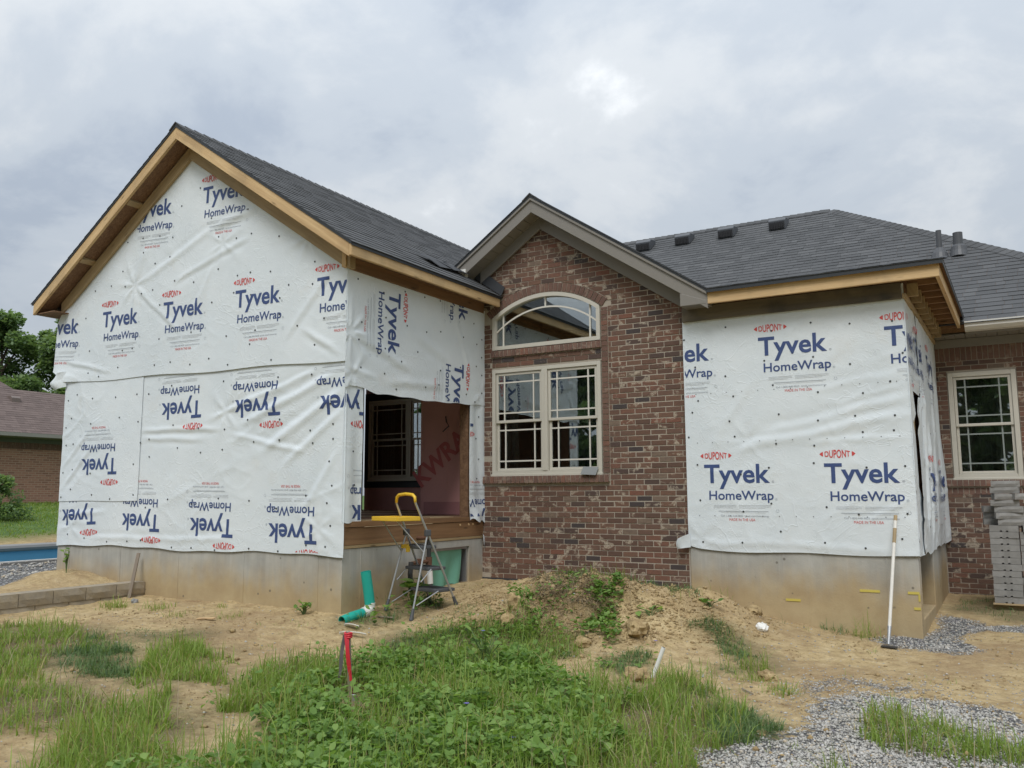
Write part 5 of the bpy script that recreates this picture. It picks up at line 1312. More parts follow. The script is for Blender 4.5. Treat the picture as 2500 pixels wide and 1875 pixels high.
for i, (k, d, h0, h1, ln) in enumerate((('darkL', 6500, .05, .17, .9), ('creepL', 5500, .02, .06, 1.3), ('ringL', 2600, .015, .04, 1.4), ('creepR', 7500, .07, .17, 1.0), ('moundA', 8500, .04, .11, 1.2), ('vineA', 6000, .05, .13, 1.0), ('crest', 4500, .05, .15, 1.0), ('moundleft', 2300, .03, .09, 1.2), ('darkR', 5500, .05, .14, 1.0),
        ('creepM', 9000, .04, .12, 1.1), ('moundfoot', 6500, .05, .13, 1.0), ('porch', 3000, .05, .20, .9), ('foot', 1500, .05, .15, .8), ('rearR', 900, .03, .10, 1.0), ('grassR', 1500, .04, .10, 1.0), ('weeds', 1400, .05, .14, .9), ('farL', 500, .03, .08, 1.0), ('mtop', 700, .03, .09, 1.0))):
    x, y, rg = scatter(PG[k], d, 200+i, .10, .15); P.append(blades(x, y, rg, h0*1.15, h1*1.25, .0068, ln, seg=2, tone0=.05, tone1=1.0, dead=0))
stuff('creeping_grass', P, M_CREEP, 'dark blue-green creeping grass in low mats on the clay', 'grass')
P = []
for i, (k, d, hm, s0, s1, cl_) in enumerate((('weeds', 2300, .19, .026, .062, .8), ('vineA', 1700, .11, .03, .055, .4), ('vineB', 2600, .09, .03, .06, .3), ('mtop', 260, .06, .03, .05, .3), ('vineC', 900, .07, .03, .055, .4), ('moundfoot', 420, .10, .03, .055, .5), ('moundB', 600, .12, .03, .05, .4), ('darkR', 350, .07, .03, .05, .4), ('porch', 260, .14, .03, .07, .4), ('mtop', 130, .05, .03, .05, .4), ('bandL', 420, .16, .025, .05, .3))):
    x, y, rg = scatter(PG[k], d, 300+i, .14, cl_)
    hv = hm*(.15+1.5*fbm(x*2.2, y*2.2, 300))*sstep(.2, .55, fbm(x*3.4, y*3.4, 340)+.1)
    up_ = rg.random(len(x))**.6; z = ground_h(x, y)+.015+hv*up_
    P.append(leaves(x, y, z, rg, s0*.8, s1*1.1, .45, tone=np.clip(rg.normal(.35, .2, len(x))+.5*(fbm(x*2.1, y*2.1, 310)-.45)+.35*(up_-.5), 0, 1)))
stuff('leafy_weeds', P, M_WEED, 'broad-leaved green weeds and vines massed across the foreground and mound', 'weeds')
P = []
for i, (k, d, h0, h1) in enumerate((('mtop', 9000, .05, .16), ('moundfront', 2600, .04, .12), ('matA', 9000, .05, .14), ('matB', 7000, .05, .14), ('matC', 5000, .04, .12), ('deadpatch', 3500, .06, .16), ('vineA', 600, .04, .1), ('gravA', 110, .05, .16), ('weeds', 500, .06, .16), ('gravL2', 500, .03, .1), ('vineB', 700, .04, .1), ('farL', 250, .04, .1), ('rearR', 700, .03, .1))):
    x, y, rg = scatter(PG[k], d, 400+i, .12, .5); P.append(blades(x, y, rg, h0, h1, .0058, 1.3, seg=2, flat_=.35, tone0=0, tone1=1, dead=0))
for i, (k, d) in enumerate((('foreR', 260), ('farL', 160), ('bandL', 220), ('foreL', 200), ('weeds', 150), ('tallL', 120), ('grassR', 200))):
    x, y, rg = scatter(PG[k], d, 450+i, .12, .6); P.append(blades(x, y, rg, .14, .40, .0055, .75, seg=3, tone0=.45, tone1=1, dead=0))
x = rg.uniform(-9.6, 1.3, 4200); y = rg.uniform(3, 10.4, 4200); k = ~((y > 7.1) & (x < -6.3)) & ~((y > 9.85) & (x < -.9)) & (fbm(x*1.6, y*1.6, 91) > .42); x, y = x[k], y[k]
P.append(blades(x, y, rg, .02, .09, .0048, 1.6, seg=2, flat_=.6, tone0=.35, tone1=1, dead=0))
stuff('dry_thatch', P, M_STRAW, 'dry straw-coloured dead grass on the mound and between the weeds', 'dead grass')
# stones: squashed, uneven octahedra
def stones(x, y, rg, s0, s1):
    n = len(x); s = rg.uniform(s0, s1, n)*rg.uniform(.6, 1.3, n); z = ground_h(x, y)+s*.10; az = rg.uniform(0, 6.28, n); c, q = np.cos(az), np.sin(az)
    base = np.array([(1,0,0),(-1,0,0),(0,1,0),(0,-1,0),(0,0,1),(0,0,-1),(.62,.62,.45),(-.62,-.55,.5)])
    V = []
    for b in base:
        j = b[None]*rg.uniform(.65, 1.2, (n, 3))*np.array([.62, .46, .40]); tx = rg.normal(0, .04, n)
        V.append(np.stack([x+s*(j[:, 0]*c-j[:, 1]*q), y+s*(j[:, 0]*q+j[:, 1]*c), z+s*(j[:, 2]+tx)], -1))
    V = np.stack(V, 1).reshape(-1, 3); o = np.arange(n)*8
    F = [(0,2,6),(2,4,6),(4,0,6),(2,1,4),(1,3,7),(3,4,7),(4,1,7),(3,0,4),(2,0,5),(1,2,5),(3,1,5),(0,3,5)]
    return V, np.concatenate([np.stack([o+a, o+b, o+d_], -1) for a, b, d_ in F]), np.repeat(rg.random(n), 8)
P = []
for i, (k, d, s0, s1) in enumerate((('gravA', 6500, .008, .025), ('gravB', 3200, .008, .025), ('gravC', 1300, .008, .022), ('gravL', 600, .008, .024), ('gravL2', 600, .008, .024), ('gravM', 260, .008, .022), ('gravPool', 90, .03, .06))):
    x, y, rg = scatter(PG[k], d, 500+i, .14, .0, True)
    near_edge = np.zeros(len(x))
    for q in range(6): near_edge += inmask(x+.26*math.cos(q*1.047), y+.26*math.sin(q*1.047), PG[k], .2, 1.7)
    kk = rg.random(len(x)) < .12+.88*(near_edge/6)**1.6*(.55+.45*sstep(.35, .55, fbm(x*2.6, y*2.6, 88))); x, y = x[kk], y[kk]
    P.append(stones(x, y, rg, s0, s1))
x = rg.uniform(-9.5, 1.2, 5200); y = rg.uniform(3, 10.5, 5200); k = ~((y > 7.1) & (x < -6.3)) & ~((y > 9.85) & (x < -.9)) & ((x > -2.6) | (rg.random(5200) < .4)); P.append(stones(x[k], y[k], rg, .006, .024))
x = rg.uniform(-2.6, 1.2, 9000); y = rg.uniform(4.6, 8.6, 9000); k = rg.random(9000) < np.clip(1.15-np.hypot((x+.6)/1.9, (y-6.5)/1.9), 0, 1)*.75; P.append(stones(x[k], y[k], rg, .006, .022))
stuff('gravel', P, M_STONE, 'grey crushed gravel strewn over the yard, thickest at lower right', 'gravel')
P = []
x = rg.normal(-3.7, 1.2, 5200); y = rg.normal(8.3, .85, 5200); k = (y < 9.8) & (x > -6.2) & (mound(x, y) > .05); P.append(stones(x[k], y[k], rg, .010, .042))
x = rg.uniform(-9.4, 1.2, 16000); y = rg.uniform(3.2, 10.3, 16000); k = ~((y > 7.1) & (x < -6.3)) & ~((y > 9.85) & (x < -.9)) & (fbm(x*1.3, y*1.3, 66) > .45); P.append(stones(x[k], y[k], rg, .006, .024))
x = rg.uniform(-9.4, 1.2, 420); y = rg.uniform(3.2, 9.7, 420); k = ~((y > 7.0) & (x < -6.3)) & (fbm(x*1.1, y*1.1, 67) > .47); P.append(stones(x[k], y[k], rg, .02, .055))
V, T, A = join(P); o = link('clay_crumbs', tris_mesh('clay_crumbs', V, T, M_CLOD)); tag(o, 'crumbs of dry tan clay over the mound and bare yard', 'soil', kind='stuff')
# lawn beyond the pool
x = rg.uniform(-27, -18.4, 26000); y = rg.uniform(6, 20, 26000)
V, T, A = blades(x, y, rg, .05, .10, .03, .5, seg=2, tone0=.3, tone1=.75, dead=0); o = link('lawn_grass', tris_mesh('lawn_grass', V, T, M_GRASS, tone=A)); tag(o, 'mown green lawn beyond the pool in front of the neighbouring house', 'lawn', kind='stuff')

# ------------------------------------------------------------------ step ladder
lx, ly = -5.86, 7.80
lad = thing('step_ladder', 'grey folding step ladder with yellow handle and yellow tray before the porch', 'step ladder', (lx, ly, H(lx, ly)))
a_ = R_(-15); wv = Vector((math.cos(a_), math.sin(a_), 0)); rv = Vector((-wv.y, wv.x, 0)); upv = Vector((0, 0, 1))
def LP(w, r, z): return Vector((lx, ly, 0))+wv*w+rv*r+upv*z
hw = .215
top_z, hin_z = 1.60, 1.20
def rail(r_t): return None
foot = {}
for sx in (-1, 1):
    pf = LP(sx*hw*1.05, .36, 0); pr_ = LP(sx*hw*1.05, -.26, 0)
    foot[sx] = (Vector((pf.x, pf.y, H(pf.x, pf.y)+.015)), Vector((pr_.x, pr_.y, H(pr_.x, pr_.y)+.015)))
def front(sx, z):                                     # a point of a front rail at height z
    a, b = foot[sx][0], LP(sx*hw*.80, -.19, top_z-.05); t = (z-a.z)/(b.z-a.z); return a+(b-a)*t
for sx in (-1, 1):
    m = MB(); m.tube([foot[sx][0], front(sx, top_z-.06)], .0125, 10); m.build('front_rail', M_STEEL, lad, smooth=False)
    h_ = front(sx, hin_z)
    m = MB(); m.tube([foot[sx][1], h_], .011, 10); m.build('rear_leg', M_STEEL, lad)
    m = MB(); d_ = (h_-foot[sx][1]).normalized(); m.tube([foot[sx][1]-d_*.015, foot[sx][1]+d_*.11], [.024, .016], 8); d2 = (front(sx, 1)-foot[sx][0]).normalized(); m.tube([foot[sx][0]-d2*.015, foot[sx][0]+d2*.09], [.024, .016], 8)
    m.build('rubber_foot', M_GREYPL, lad)
    m = MB(); m.obox(h_, wv*.022, rv*.035, upv*.035); m.build('hinge', M_GREYPL, lad, bevel=.008)
    for z, o_ in ((.98, .0), (.66, 0)):
        pass
m = MB(); A, B = front(-1, top_z-.07), front(1, top_z-.07)
m.tube([A, A+upv*.06+wv*.012, A+upv*.085+wv*.05, A*.5+B*.5+upv*.095, B+upv*.085-wv*.05, B+upv*.06-wv*.012, B], [.016, .017, .018, .018, .018, .017, .016], 10)
m.build('handle', M_YELLOW, lad, smooth=True)
for k, z in enumerate((1.045, .81, .57)):
    A, B = front(-1, z), front(1, z); m = MB(); dp = .105+.02*k
    m.obox((A+B)/2-rv*dp*.5, (B-A)*.5*.97, rv*dp, upv*.018); s = m.build('tread', M_GREYPL, lad, bevel=.008)
    m = MB()
    for i in range(5): m.obox((A+B)/2-rv*(dp*.5-.07+i*.035), (B-A)*.44, rv*.006, upv*.0205)
    m.build('tread_ribs', M_GREYPL, s)
    for sx in (-1, 1):
        q = front(sx, z); t = (z-foot[sx][1].z)/(front(sx, hin_z).z-foot[sx][1].z); e = foot[sx][1]+(front(sx, hin_z)-foot[sx][1])*t
        if k: m = MB(); m.tube([q-rv*dp*1.2, e-upv*.13], .0065, 6); m.build('brace', M_STEEL, lad)
m = MB(); c_ = (front(-1, 1.05)+front(1, 1.05))/2; m.obox(c_-rv*.17-wv*.08+upv*.0, wv*.05, rv*.02, upv*.022); m.obox(c_-rv*.17-wv*.03-upv*.03, wv*.016, rv*.02, upv*.03); m.build('latch', M_YELLOW, lad, bevel=.005)
tz = 1.345; tc_ = (front(-1, tz)+front(1, tz))/2-rv*.17-wv*.06
m = MB(); m.obox(tc_, wv*.215, rv*.15, upv*.012)
for s_, d1, d2 in ((1, wv, rv), (-1, wv, rv)):
    m.obox(tc_+d1*s_*.225+upv*.012, wv*.011, rv*.155, upv*.024); m.obox(tc_+rv*s_*.16+upv*.012, wv*.225, rv*.011, upv*.024)
m.build('tray', M_YELLOW, lad, bevel=.006)
m = MB()
for sx in (-1, 1): m.tube([tc_+wv*sx*.13-rv*.1, front(sx, .99)-rv*.16], .007, 6)
m.build('tray_strut', M_STEEL, lad)

# ------------------------------------------------------------------ pipes by the porch
dpx = thing('drain_pipe', 'teal plastic drain pipe standing at the porch corner with a white elbow and low outlet', 'drain pipe', (-6.2, 7.37, H(-6.2, 7.37)))
def ringtube(name, pts, r, mat, par, wall_=.006):
    m = MB(); m.tube(pts, r, 20, 0, False); m.tube(pts, r-wall_, 20, 0, False)
    k = 20; n2 = len(pts)*k
    for e in (0, (len(pts)-1)*k): m.f += [(e+j, e+(j+1) % k, n2+e+(j+1) % k, n2+e+j) for j in range(k)]; m.m += [0]*k
    return m.build(name, mat, par, smooth=False)
zb = H(-6.21, 7.38)
ringtube('riser', [(-6.215, 7.335, .795), (-6.20, 7.365, .60), (-6.19, 7.385, zb+.11)], .056, M_TEAL, dpx)
ringtube('elbow', [(-6.19, 7.387, zb+.125), (-6.192, 7.385, zb+.07), (-6.198, 7.345, zb+.035), (-6.205, 7.29, zb+.022)], .058, M_WHITE, dpx)
ringtube('outlet', [(-6.206, 7.282, zb+.020), (-6.215, 7.12, H(-6.215, 7.12)+.03), (-6.225, 6.985, H(-6.225, 6.985)+.012)], .052, M_TEAL, dpx)
for nm, lab, x, y, l, az in (('plastic_scrap', 'long white plastic offcut lying nearest the ribboned stake', -5.83, 6.70, .155, .15), ('plastic_scrap', 'short white and teal plastic offcut below the drain outlet', -6.02, 6.90, .11, -.1)):
    m = MB(); n = 10; c, s = math.cos(az), math.sin(az); z = H(x, y)+.022
    prof = [(-1, .0), (-.6, .7), (0, 1), (.6, .8), (1, .1)]; top = []; bot = []
    for t, w_ in prof:
        for sg, L_ in ((1, top), (-1, bot)): L_.append((x+l*t*c-sg*w_*.03*s, y+l*t*s+sg*w_*.03*c, z+.018*w_-.008*sg))
    m.prism(top+bot[::-1], (0, 0, .01)); o = m.build(nm, M_WHITE); tag(o, lab, 'plastic scrap', 'white plastic offcuts below the drain')
vt = thing('water_valve', 'rusty water pipe with valves on the foundation behind the step ladder', 'water pipe', (-6.36, 8.5, H(-6.36, 8.5)))
m = MB(); m.tube([(XR-.02, 8.50, 1.10), (-6.30, 8.50, 1.10), (-6.30, 8.60, 1.09)], .022, 8); m.build('elbow', M_RUST, vt)
m = MB(); m.tube([(-6.30, 8.60, 1.10), (-6.30, 8.60, .80)], .028, 10); m.build('riser', M_IRON, vt)
m = MB(); m.tube([(-6.30, 8.25, .815), (-6.30, 8.62, .82)], .022, 8); m.tube([(-6.30, 8.60, .87), (-6.30, 8.60, .77)], .040, 8); m.tube([(-6.30, 8.40, .86), (-6.30, 8.40, .78)], .03, 8); m.build('tee', M_RUST, vt)
m = MB(); m.tube([(-6.30, 8.25, .83), (-6.29, 8.22, .70), (-6.29, 8.24, .5)], .03, 8); m.build('valve_body', M_IRON, vt)
m = MB(); m.tube([(-6.30, 8.61, .77), (-6.29, 8.62, .55)], .036, 12); m.build('white_sleeve', M_WHITE, vt)
m = MB(); m.tube([(-6.29, 8.62, .56), (-6.29, 8.62, .40)], .03, 10); m.build('lower_pipe', M_IRON, vt)

# ------------------------------------------------------------------ stakes, rods and tools
sx_, sy_ = -4.575, 5.24; sz = H(sx_, sy_)
st = thing('survey_stake', 'grey wooden stake tied with red and faded flagging ribbons in the weeds', 'stake', (sx_, sy_, sz))
board('lath', (sx_+.02, sy_, sz-.2), (sx_-.012, sy_-.02, sz+.475), (1, .5, 0), .036, .012, M_GREYW, st)
def ribbon(name, pts, w0, mat, par, side=(.86, .51, 0)):
    m = MB(); s = Vector(side); V = []
    for i, p in enumerate(pts):
        t = i/(len(pts)-1); ww = w0*(.55+.6*math.sin(math.pi*min(1, t*1.1+.1))); tw = Vector((math.sin(i*.9)*.008, -math.cos(i*.7)*.010, 0))
        V += [Vector(p)-s*ww*.5+tw, Vector(p)+s*ww*.5-tw]
    m.add(V, [(2*i, 2*i+1, 2*i+3, 2*i+2) for i in range(len(pts)-1)]); return m.build(name, mat, par, smooth=True)
tx, ty, tz_ = sx_-.008, sy_-.035, sz+.455
ribbon('red_ribbon', [(tx+.004+.045*t**.8, ty-.01-.01*math.sin(t*4), tz_-.34*t) for t in np.linspace(0, 1, 9)], .036, M_REDTAPE, st)
ribbon('faded_ribbon', [(tx-.006-.065*t**1.1, ty-.012-.012*math.sin(t*5), tz_-.33*t) for t in np.linspace(0, 1, 9)], .034, M_GREYTAPE, st)
m = MB(); kx, ky = sx_-.01, sy_-.02
for k, dz2 in enumerate((.435, .448, .461)): m.tube([(kx+math.cos(t)*.028, ky+math.sin(t)*.022, sz+dz2+.004*math.sin(t*2+k)) for t in np.linspace(0, 6.1, 14)], .009, 6)
m.build('ribbon_knot', M_REDTAPE, st, smooth=True)
px_, py_ = -4.47, 5.17; pz = H(px_, py_)
rp = thing('iron_marker', 'short grey pipe marker with a rusty cap at the foot of the ribboned stake', 'marker post', (px_, py_, pz))
m = MB(); m.tube([(px_, py_, pz-.1), (px_, py_, pz+.04)], .016, 12); m.build('post', M_STEEL, rp)
m = MB(); m.tube([(px_, py_, pz+.038), (px_, py_, pz+.046), (px_, py_, pz+.052)], [.018, .021, .018], 12); m.build('collar', M_STEEL, rp)
m = MB(); m.tube([(px_, py_, pz+.052), (px_, py_, pz+.058), (px_, py_, pz+.10), (px_, py_, pz+.106)], [.018, .023, .023, .019], 12); m.build('cap', M_RUST, rp)
vx, vy = -2.80, 7.0; vz = H(vx, vy)
m = MB(); m.tube([(vx-.02, vy-.01, vz-.04), (vx+.085, vy+.03, vz+.245)], .0175, 14); m.tube([(vx+.0845, vy+.03, vz+.2435), (vx+.086, vy+.0305, vz+.2465)], .0135, 14, 1)
o = m.build('white_pipe_stub', [M_WHITE, M_VENTSLOT], smooth=False); tag(o, 'white plastic pipe stub leaning out of the clay before the mound', 'pipe')
hoe = thing('long_handled_scraper', 'long white-handled scraper leaning on the right concrete foundation', 'scraper', (-1.29, 9.40, .1))
hb_ = Vector((-1.285, 9.36, H(-1.285, 9.36)+.02)); ht = Vector((-1.215, 9.905, 1.375)); hd = (ht-hb_).normalized()
m = MB(); m.tube([hb_+hd*.16, hb_+hd*.5, ht-hd*.35, ht-hd*.30, ht], [.0165, .0165, .0165, .0175, .0175], 12); m.build('handle', M_PAINT, hoe)
m = MB(); m.tube([ht-hd*.30, ht-hd*.14], .0182, 12); m.tube([ht-hd*.055, ht+hd*.004], .0184, 12); m.build('bare_wood', M_PINE2, hoe)
m = MB(); m.tube([hb_+hd*.02, hb_+hd*.2], [.012, .02], 12); m.build('socket', M_STEEL, hoe)
m = MB(); m.prism([hb_+Vector((-.07, -.012, -.008)), hb_+Vector((.085, -.022, -.012)), hb_+Vector((.08, .04, -.004)), hb_+Vector((-.065, .045, -.004))], (0, 0, .006)); m.build('blade', M_IRON, hoe)
m = MB(); m.obox((-4.765, YB-.055, 1.912), (.107, 0, -.006), (0, .002, 0), (.01, .022, .05)); o = m.build('grey_sheet', M_METALP); tag(o, 'small grey metal sheet leaning on the brick sill of the double window', 'metal sheet')
gz0 = H(-9.62, 6.93)
board_ = MB(); o = board('leaning_lath', (-9.62, 6.90, gz0-.05), (-9.74, 7.10, .90), (.9, .3, 0), .045, .018, M_GREYW, None); tag(o, 'weathered lath leaning against the left foundation at the block wall', 'lath')

# ------------------------------------------------------------------ low block wall
rw_ = thing('retaining_wall', 'low tan block wall running out from the left foundation', 'retaining wall', (-9.75, 5.5, .3))
for c in range(3):
    y = 7.172; z1 = .545-.148*c; i = 0
    while y > 2.2:
        L = .40 if not (i == 0 and c % 2) else .2
        m = MB(); n = 4; rgk = random.Random(c*99+i); x = -9.70+.012*(2-c)
        P0 = []                                          # split face: a coarse grid of uneven points
        for a in range(5):
            for b in range(3):
                ed = a in (0, 4) or b in (0, 2); P0.append((x+(.0 if ed else rgk.uniform(.006, .022)), y-.004-(L-.008)*a/4, z1-.146+.146*b/2))
        F0 = [(a*3+b, (a+1)*3+b, (a+1)*3+b+1, a*3+b+1) for a in range(4) for b in range(2)]
        k = len(P0); bk = [(x-.22, y-.004, z1-.146), (x-.22, y-.004, z1), (x-.22, y+.004-L, z1-.146), (x-.22, y+.004-L, z1)]
        F0 += [(2, 5, 8, 11, 14, k+3, k+1), (0, 1, 2, k+1, k), (14, 13, 12, k+2, k+3), (0, k, k+2, 12, 9, 6, 3), (k, k+1, k+3, k+2)]
        m.add(P0+bk, F0); link('wall_block', m.mesh('wall_block', M_WALLSTONE), rw_); y -= L; i += 1

# ------------------------------------------------------------------ concrete block stack at the right
pz_ = H(-.1, 12.2)
pal = thing('pallet', 'wooden pallet under the stack of grey concrete blocks', 'pallet', (0, 12.4, pz_))
for k in range(3):
    board('bearer', (-.46, 12.22+k*.42, pz_+.02), (.75, 12.22+k*.42, pz_+.02), (0, 0, 1), .09, .04, M_PINE2, pal)
for k in range(6):
    board('deck_board', (-.46, 12.19+k*.17, pz_+.075), (.75, 12.19+k*.17, pz_+.075), (0, 1, 0), .13, .018, M_PINE2, pal)
ORD = ['first', 'second', 'third', 'fourth', 'fifth', 'sixth', 'seventh', 'eighth', 'ninth', 'tenth', 'eleventh', 'twelfth', 'thirteenth', 'fourteenth', 'fifteenth', 'sixteenth', 'seventeenth', 'eighteenth']
BHT = .0775
def block_proto(split):
    m = MB(); L, D, hh_ = .31, .22, BHT-.003; e = .006; rgk = random.Random(4)
    if not split:
        xs = [-L/2, -.045, -.02, .02, .045, L/2]
        for i in range(5):
            z0 = .014 if i in (1, 3) else 0
            m.box(xs[i], xs[i+1], -D/2, D/2, z0, hh_)
        o = m.build('concrete_block', M_BLOCK)
    else:
        P0 = []
        for a in range(6):
            for b in range(3):
                ed = a in (0, 5) or b in (0, 2); P0.append((-L/2+L*a/5, -D/2-(0 if ed else rgk.uniform(.006, .02)), hh_*b/2))
        F0 = [(a*3+b, (a+1)*3+b, (a+1)*3+b+1, a*3+b+1) for a in range(5) for b in range(2)]; k = len(P0)
        F0 += [(2, 5, 8, 11, 14, 17, k+3, k+1), (0, 1, 2, k+1, k), (17, 16, 15, k+2, k+3), (0, k, k+2, 15, 12, 9, 6, 3), (k, k+1, k+3, k+2)]
        m.add(P0+[(-L/2, D/2, 0), (-L/2, D/2, hh_), (L/2, D/2, 0), (L/2, D/2, hh_)], F0); o = m.build('concrete_block', M_BLOCK)
    return o.data, o
me0, o0 = block_proto(False); me1, o1 = block_proto(True)
bpy.data.objects.remove(o0); bpy.data.objects.remove(o1)
zb0 = pz_+.085
def put_block(x, y, z, me, label, az=0.0):
    o = bpy.data.objects.new('concrete_block', me); COL.objects.link(o); o.location = (x, y, z); o.rotation_euler = (0, 0, az)
    tag(o, label, 'concrete block', 'grey concrete blocks stacked on the pallet')
rg2 = random.Random(12)
for i in range(12): put_block(-.285+rg2.uniform(-.006, .006), 12.29+rg2.uniform(-.006, .006), zb0+i*BHT, me0, f'smooth grey block, {ORD[i]} course up in the left column of the stack', rg2.uniform(-.015, .015))
for i, (dx, az) in enumerate(((.06, .0), (.03, .12), (.04, -.1), (-.01, .03), (.02, .2), (.0, -.04), (.01, .02))): put_block(-.25+dx, 12.29, zb0+(12+i)*BHT, me1, f'rough split-faced block, {ORD[i]} above the smooth blocks of the left column', az)
for i, (dx, az) in enumerate(((-.06, .1), (-.04, -.2), (-.06, .15))): put_block(-.30+dx, 12.52, zb0+(12+i)*BHT, me1, f'rough block behind the top of the left column, {ORD[i]} of three', az)
for i in range(11): put_block(.035+rg2.uniform(-.006, .006), 12.29+rg2.uniform(-.006, .006), zb0+i*BHT, me0, f'smooth grey block, {ORD[i]} course up in the second column of the stack', rg2.uniform(-.015, .015))
put_block(.06, 12.28, zb0+11*BHT, me1, 'rough split-faced block topping the second column', .1); put_block(.10, 12.31, zb0+12*BHT, me1, 'upper rough block at the right edge on the second column', .0)
put_block(-.06, 12.30, zb0+16*BHT, me1, 'rough block jutting right from near the top of the left column', .5)
for i in range(12): put_block(-.285, 12.56, zb0+i*BHT, me0, f'smooth grey block behind the left column, {ORD[i]} course up')

# ------------------------------------------------------------------ clods of clay
def rock(name, x, y, s, seed, mat, label, cat, group=None, sink=.3):
    bm = bmesh.new(); bmesh.ops.create_icosphere(bm, subdivisions=3, radius=1)
    for v in bm.verts:
        c = v.co.copy(); s0 = 1; n = .30*(vnoise(c.x*1.3+seed*3.1+9, c.y*1.3+c.z*1.9, seed)-.5)+.22*(vnoise(c.x*3+c.z*2+seed, c.y*3-c.z, seed+3)-.5)
        n2 = round((n)*6)/6*.9+n*.35; v.co = c*(1+float(n2)*1.3)
    for v in bm.verts: v.co = Vector((v.co.x*s[0], v.co.y*s[1], v.co.z*s[2]))
    me = bpy.data.meshes.new(name); bm.to_mesh(me); bm.free(); me.materials.append(mat)
    o = bpy.data.objects.new(name, me); COL.objects.link(o); o.location = (x, y, H(x, y)+s[2]*(1-2*sink)); o.rotation_euler = (0, 0, seed)
    return tag(o, label, cat, group)
for x, y, s, sd_, lab in ((-3.36, 8.0, (.13, .10, .10), 2, 'largest square-edged clay clod on the right half of the mound'), (-3.56, 7.86, (.065, .05, .055), 4, 'small pale clod just left of the large clod on the mound'),
        (-2.62, 9.45, (.17, .09, .06), 5, 'dark flat clod jutting from the mound beside the concrete'), (-4.62, 7.8, (.075, .06, .10), 7, 'upright clod under the green tuft at the left of the mound'), (-4.58, 7.6, (.09, .07, .08), 8, 'pale clod below the upright clod on the mound'),
        (-2.90, 6.88, (.11, .08, .075), 9, 'brown clod at the foot of the white pipe stub'), (-3.72, 7.55, (.085, .07, .06), 13, 'clod low on the mound beside the vines'), (-2.0, 7.55, (.09, .07, .05), 15, 'pale stone in the grass right of the mound')):
    rock('clay_clod', x, y, s, sd_, M_CLOD, lab, 'clod', 'clods of clay on and around the mound')
rock('white_stone', -9.25, 6.72, (.05, .04, .035), 21, M_BLOCK, 'pale stone at the foot of the leaning lath', 'stone')
rock('limestone', -2.4, 8.95, (.06, .05, .05), 23, M_WHITE, 'crumpled whitish lump on the right flank of the mound', 'stone')

# ------------------------------------------------------------------ single plants
def tuft(name, x, y, n, h, seed, label, cat='grass tuft', w=.007, mat=None, spread=.06, group='separate grass tufts'):
    rgk = np.random.default_rng(seed); V, T, A = blades(x+rgk.normal(0, spread, n), y+rgk.normal(0, spread, n), rgk, h*.5, h, w, .55, tone0=.2, tone1=1)
    V = V-np.array([x, y, 0]); o = link(name, tris_mesh(name, V, T, mat or M_GRASS, tone=A), None, (x, y, 0)); return tag(o, label, cat, group)
for i, (x, y, n, h, lab) in enumerate(((-1.78, 7.18, 130, .13, 'bright grass tuft on the bare clay above the gravel'), (-2.08, 7.45, 120, .13, 'grass tuft beside the pale stone right of the mound'), (-2.12, 7.75, 60, .34, 'tall thin grass stalks on the right flank of the mound'), (-1.05, 5.35, 46, .28, 'grass tuft alone in the lower right gravel'),
        (-8.6, 6.55, 90, .14, 'grass tuft at the middle of the low block wall'), (-9.15, 6.4, 150, .20, 'long grass tuft against the low block wall left of the lath'), (-8.05, 6.35, 60, .10, 'small grass tuft right of the low block wall'), (-7.5, 6.62, 70, .11, 'grass tuft below the middle of the left foundation'), (-4.05, 9.35, 150, .26, 'grass tuft on top of the mound against the brick'),
        (-3.0, 9.6, 26, .30, 'thin reed tuft where the mound meets the right foundation'), (-1.55, 9.78, 60, .32, 'grass tuft at the concrete left of the scraper'), (-7.95, 6.9, 40, .08, 'tiny weed tuft close to the left foundation'))):
    tuft('grass_tuft', x, y, n, h, 700+i, lab, spread=.04 if n < 60 else .075)
def broadleaf(x, y, n, r, h, s, seed, label, cat='weed', mat=None):
    rgk = np.random.default_rng(seed); z0 = H(x, y); root = thing('weed_plant', label, cat, (x, y, z0)); m = MB(); X = []; Y = []; Z = []
    for i in range(n):
        a = rgk.uniform(0, 6.28); q = rgk.uniform(.2, 1)*r; zt = z0+h*rgk.uniform(.4, 1); p = (x+math.cos(a)*q, y+math.sin(a)*q, zt)
        m.tube([(x, y, z0-.02), (x+math.cos(a)*q*.4, y+math.sin(a)*q*.4, z0+(zt-z0)*.65), p], .004, 5); X.append(p[0]); Y.append(p[1]); Z.append(p[2])
    m.build('stem', M_WEEDSTEM, root)
    V, T, A = leaves(np.array(X), np.array(Y), np.array(Z), rgk, s*.7, s*1.2, .35); link('leaves', tris_mesh('leaves', V, T, mat or M_WEED, tone=A), root)
M_WEEDSTEM = flat('green_stem', (.10, .15, .05), .6)
broadleaf(-6.12, 8.02, 9, .12, .30, .17, 1, 'broad-leaved weed against the foundation behind the step ladder')
broadleaf(-10.85, 6.85, 9, .04, .34, .07, 2, 'upright sapling on the soil heap at the far left foundation')
broadleaf(-6.78, 7.0, 22, .10, .13, .06, 3, 'low leafy weed at the foundation near the porch corner')
broadleaf(-4.05, 6.35, 30, .22, .38, .07, 5, 'tall pale-leaved weed in the middle of the weeds')
broadleaf(-2.9, 8.85, 6, .09, .07, .09, 6, 'small vine leaves on bare clay at the right of the mound')
broadleaf(-3.35, 8.35, 8, .14, .09, .09, 7, 'round-leaved vine beside the large clod')
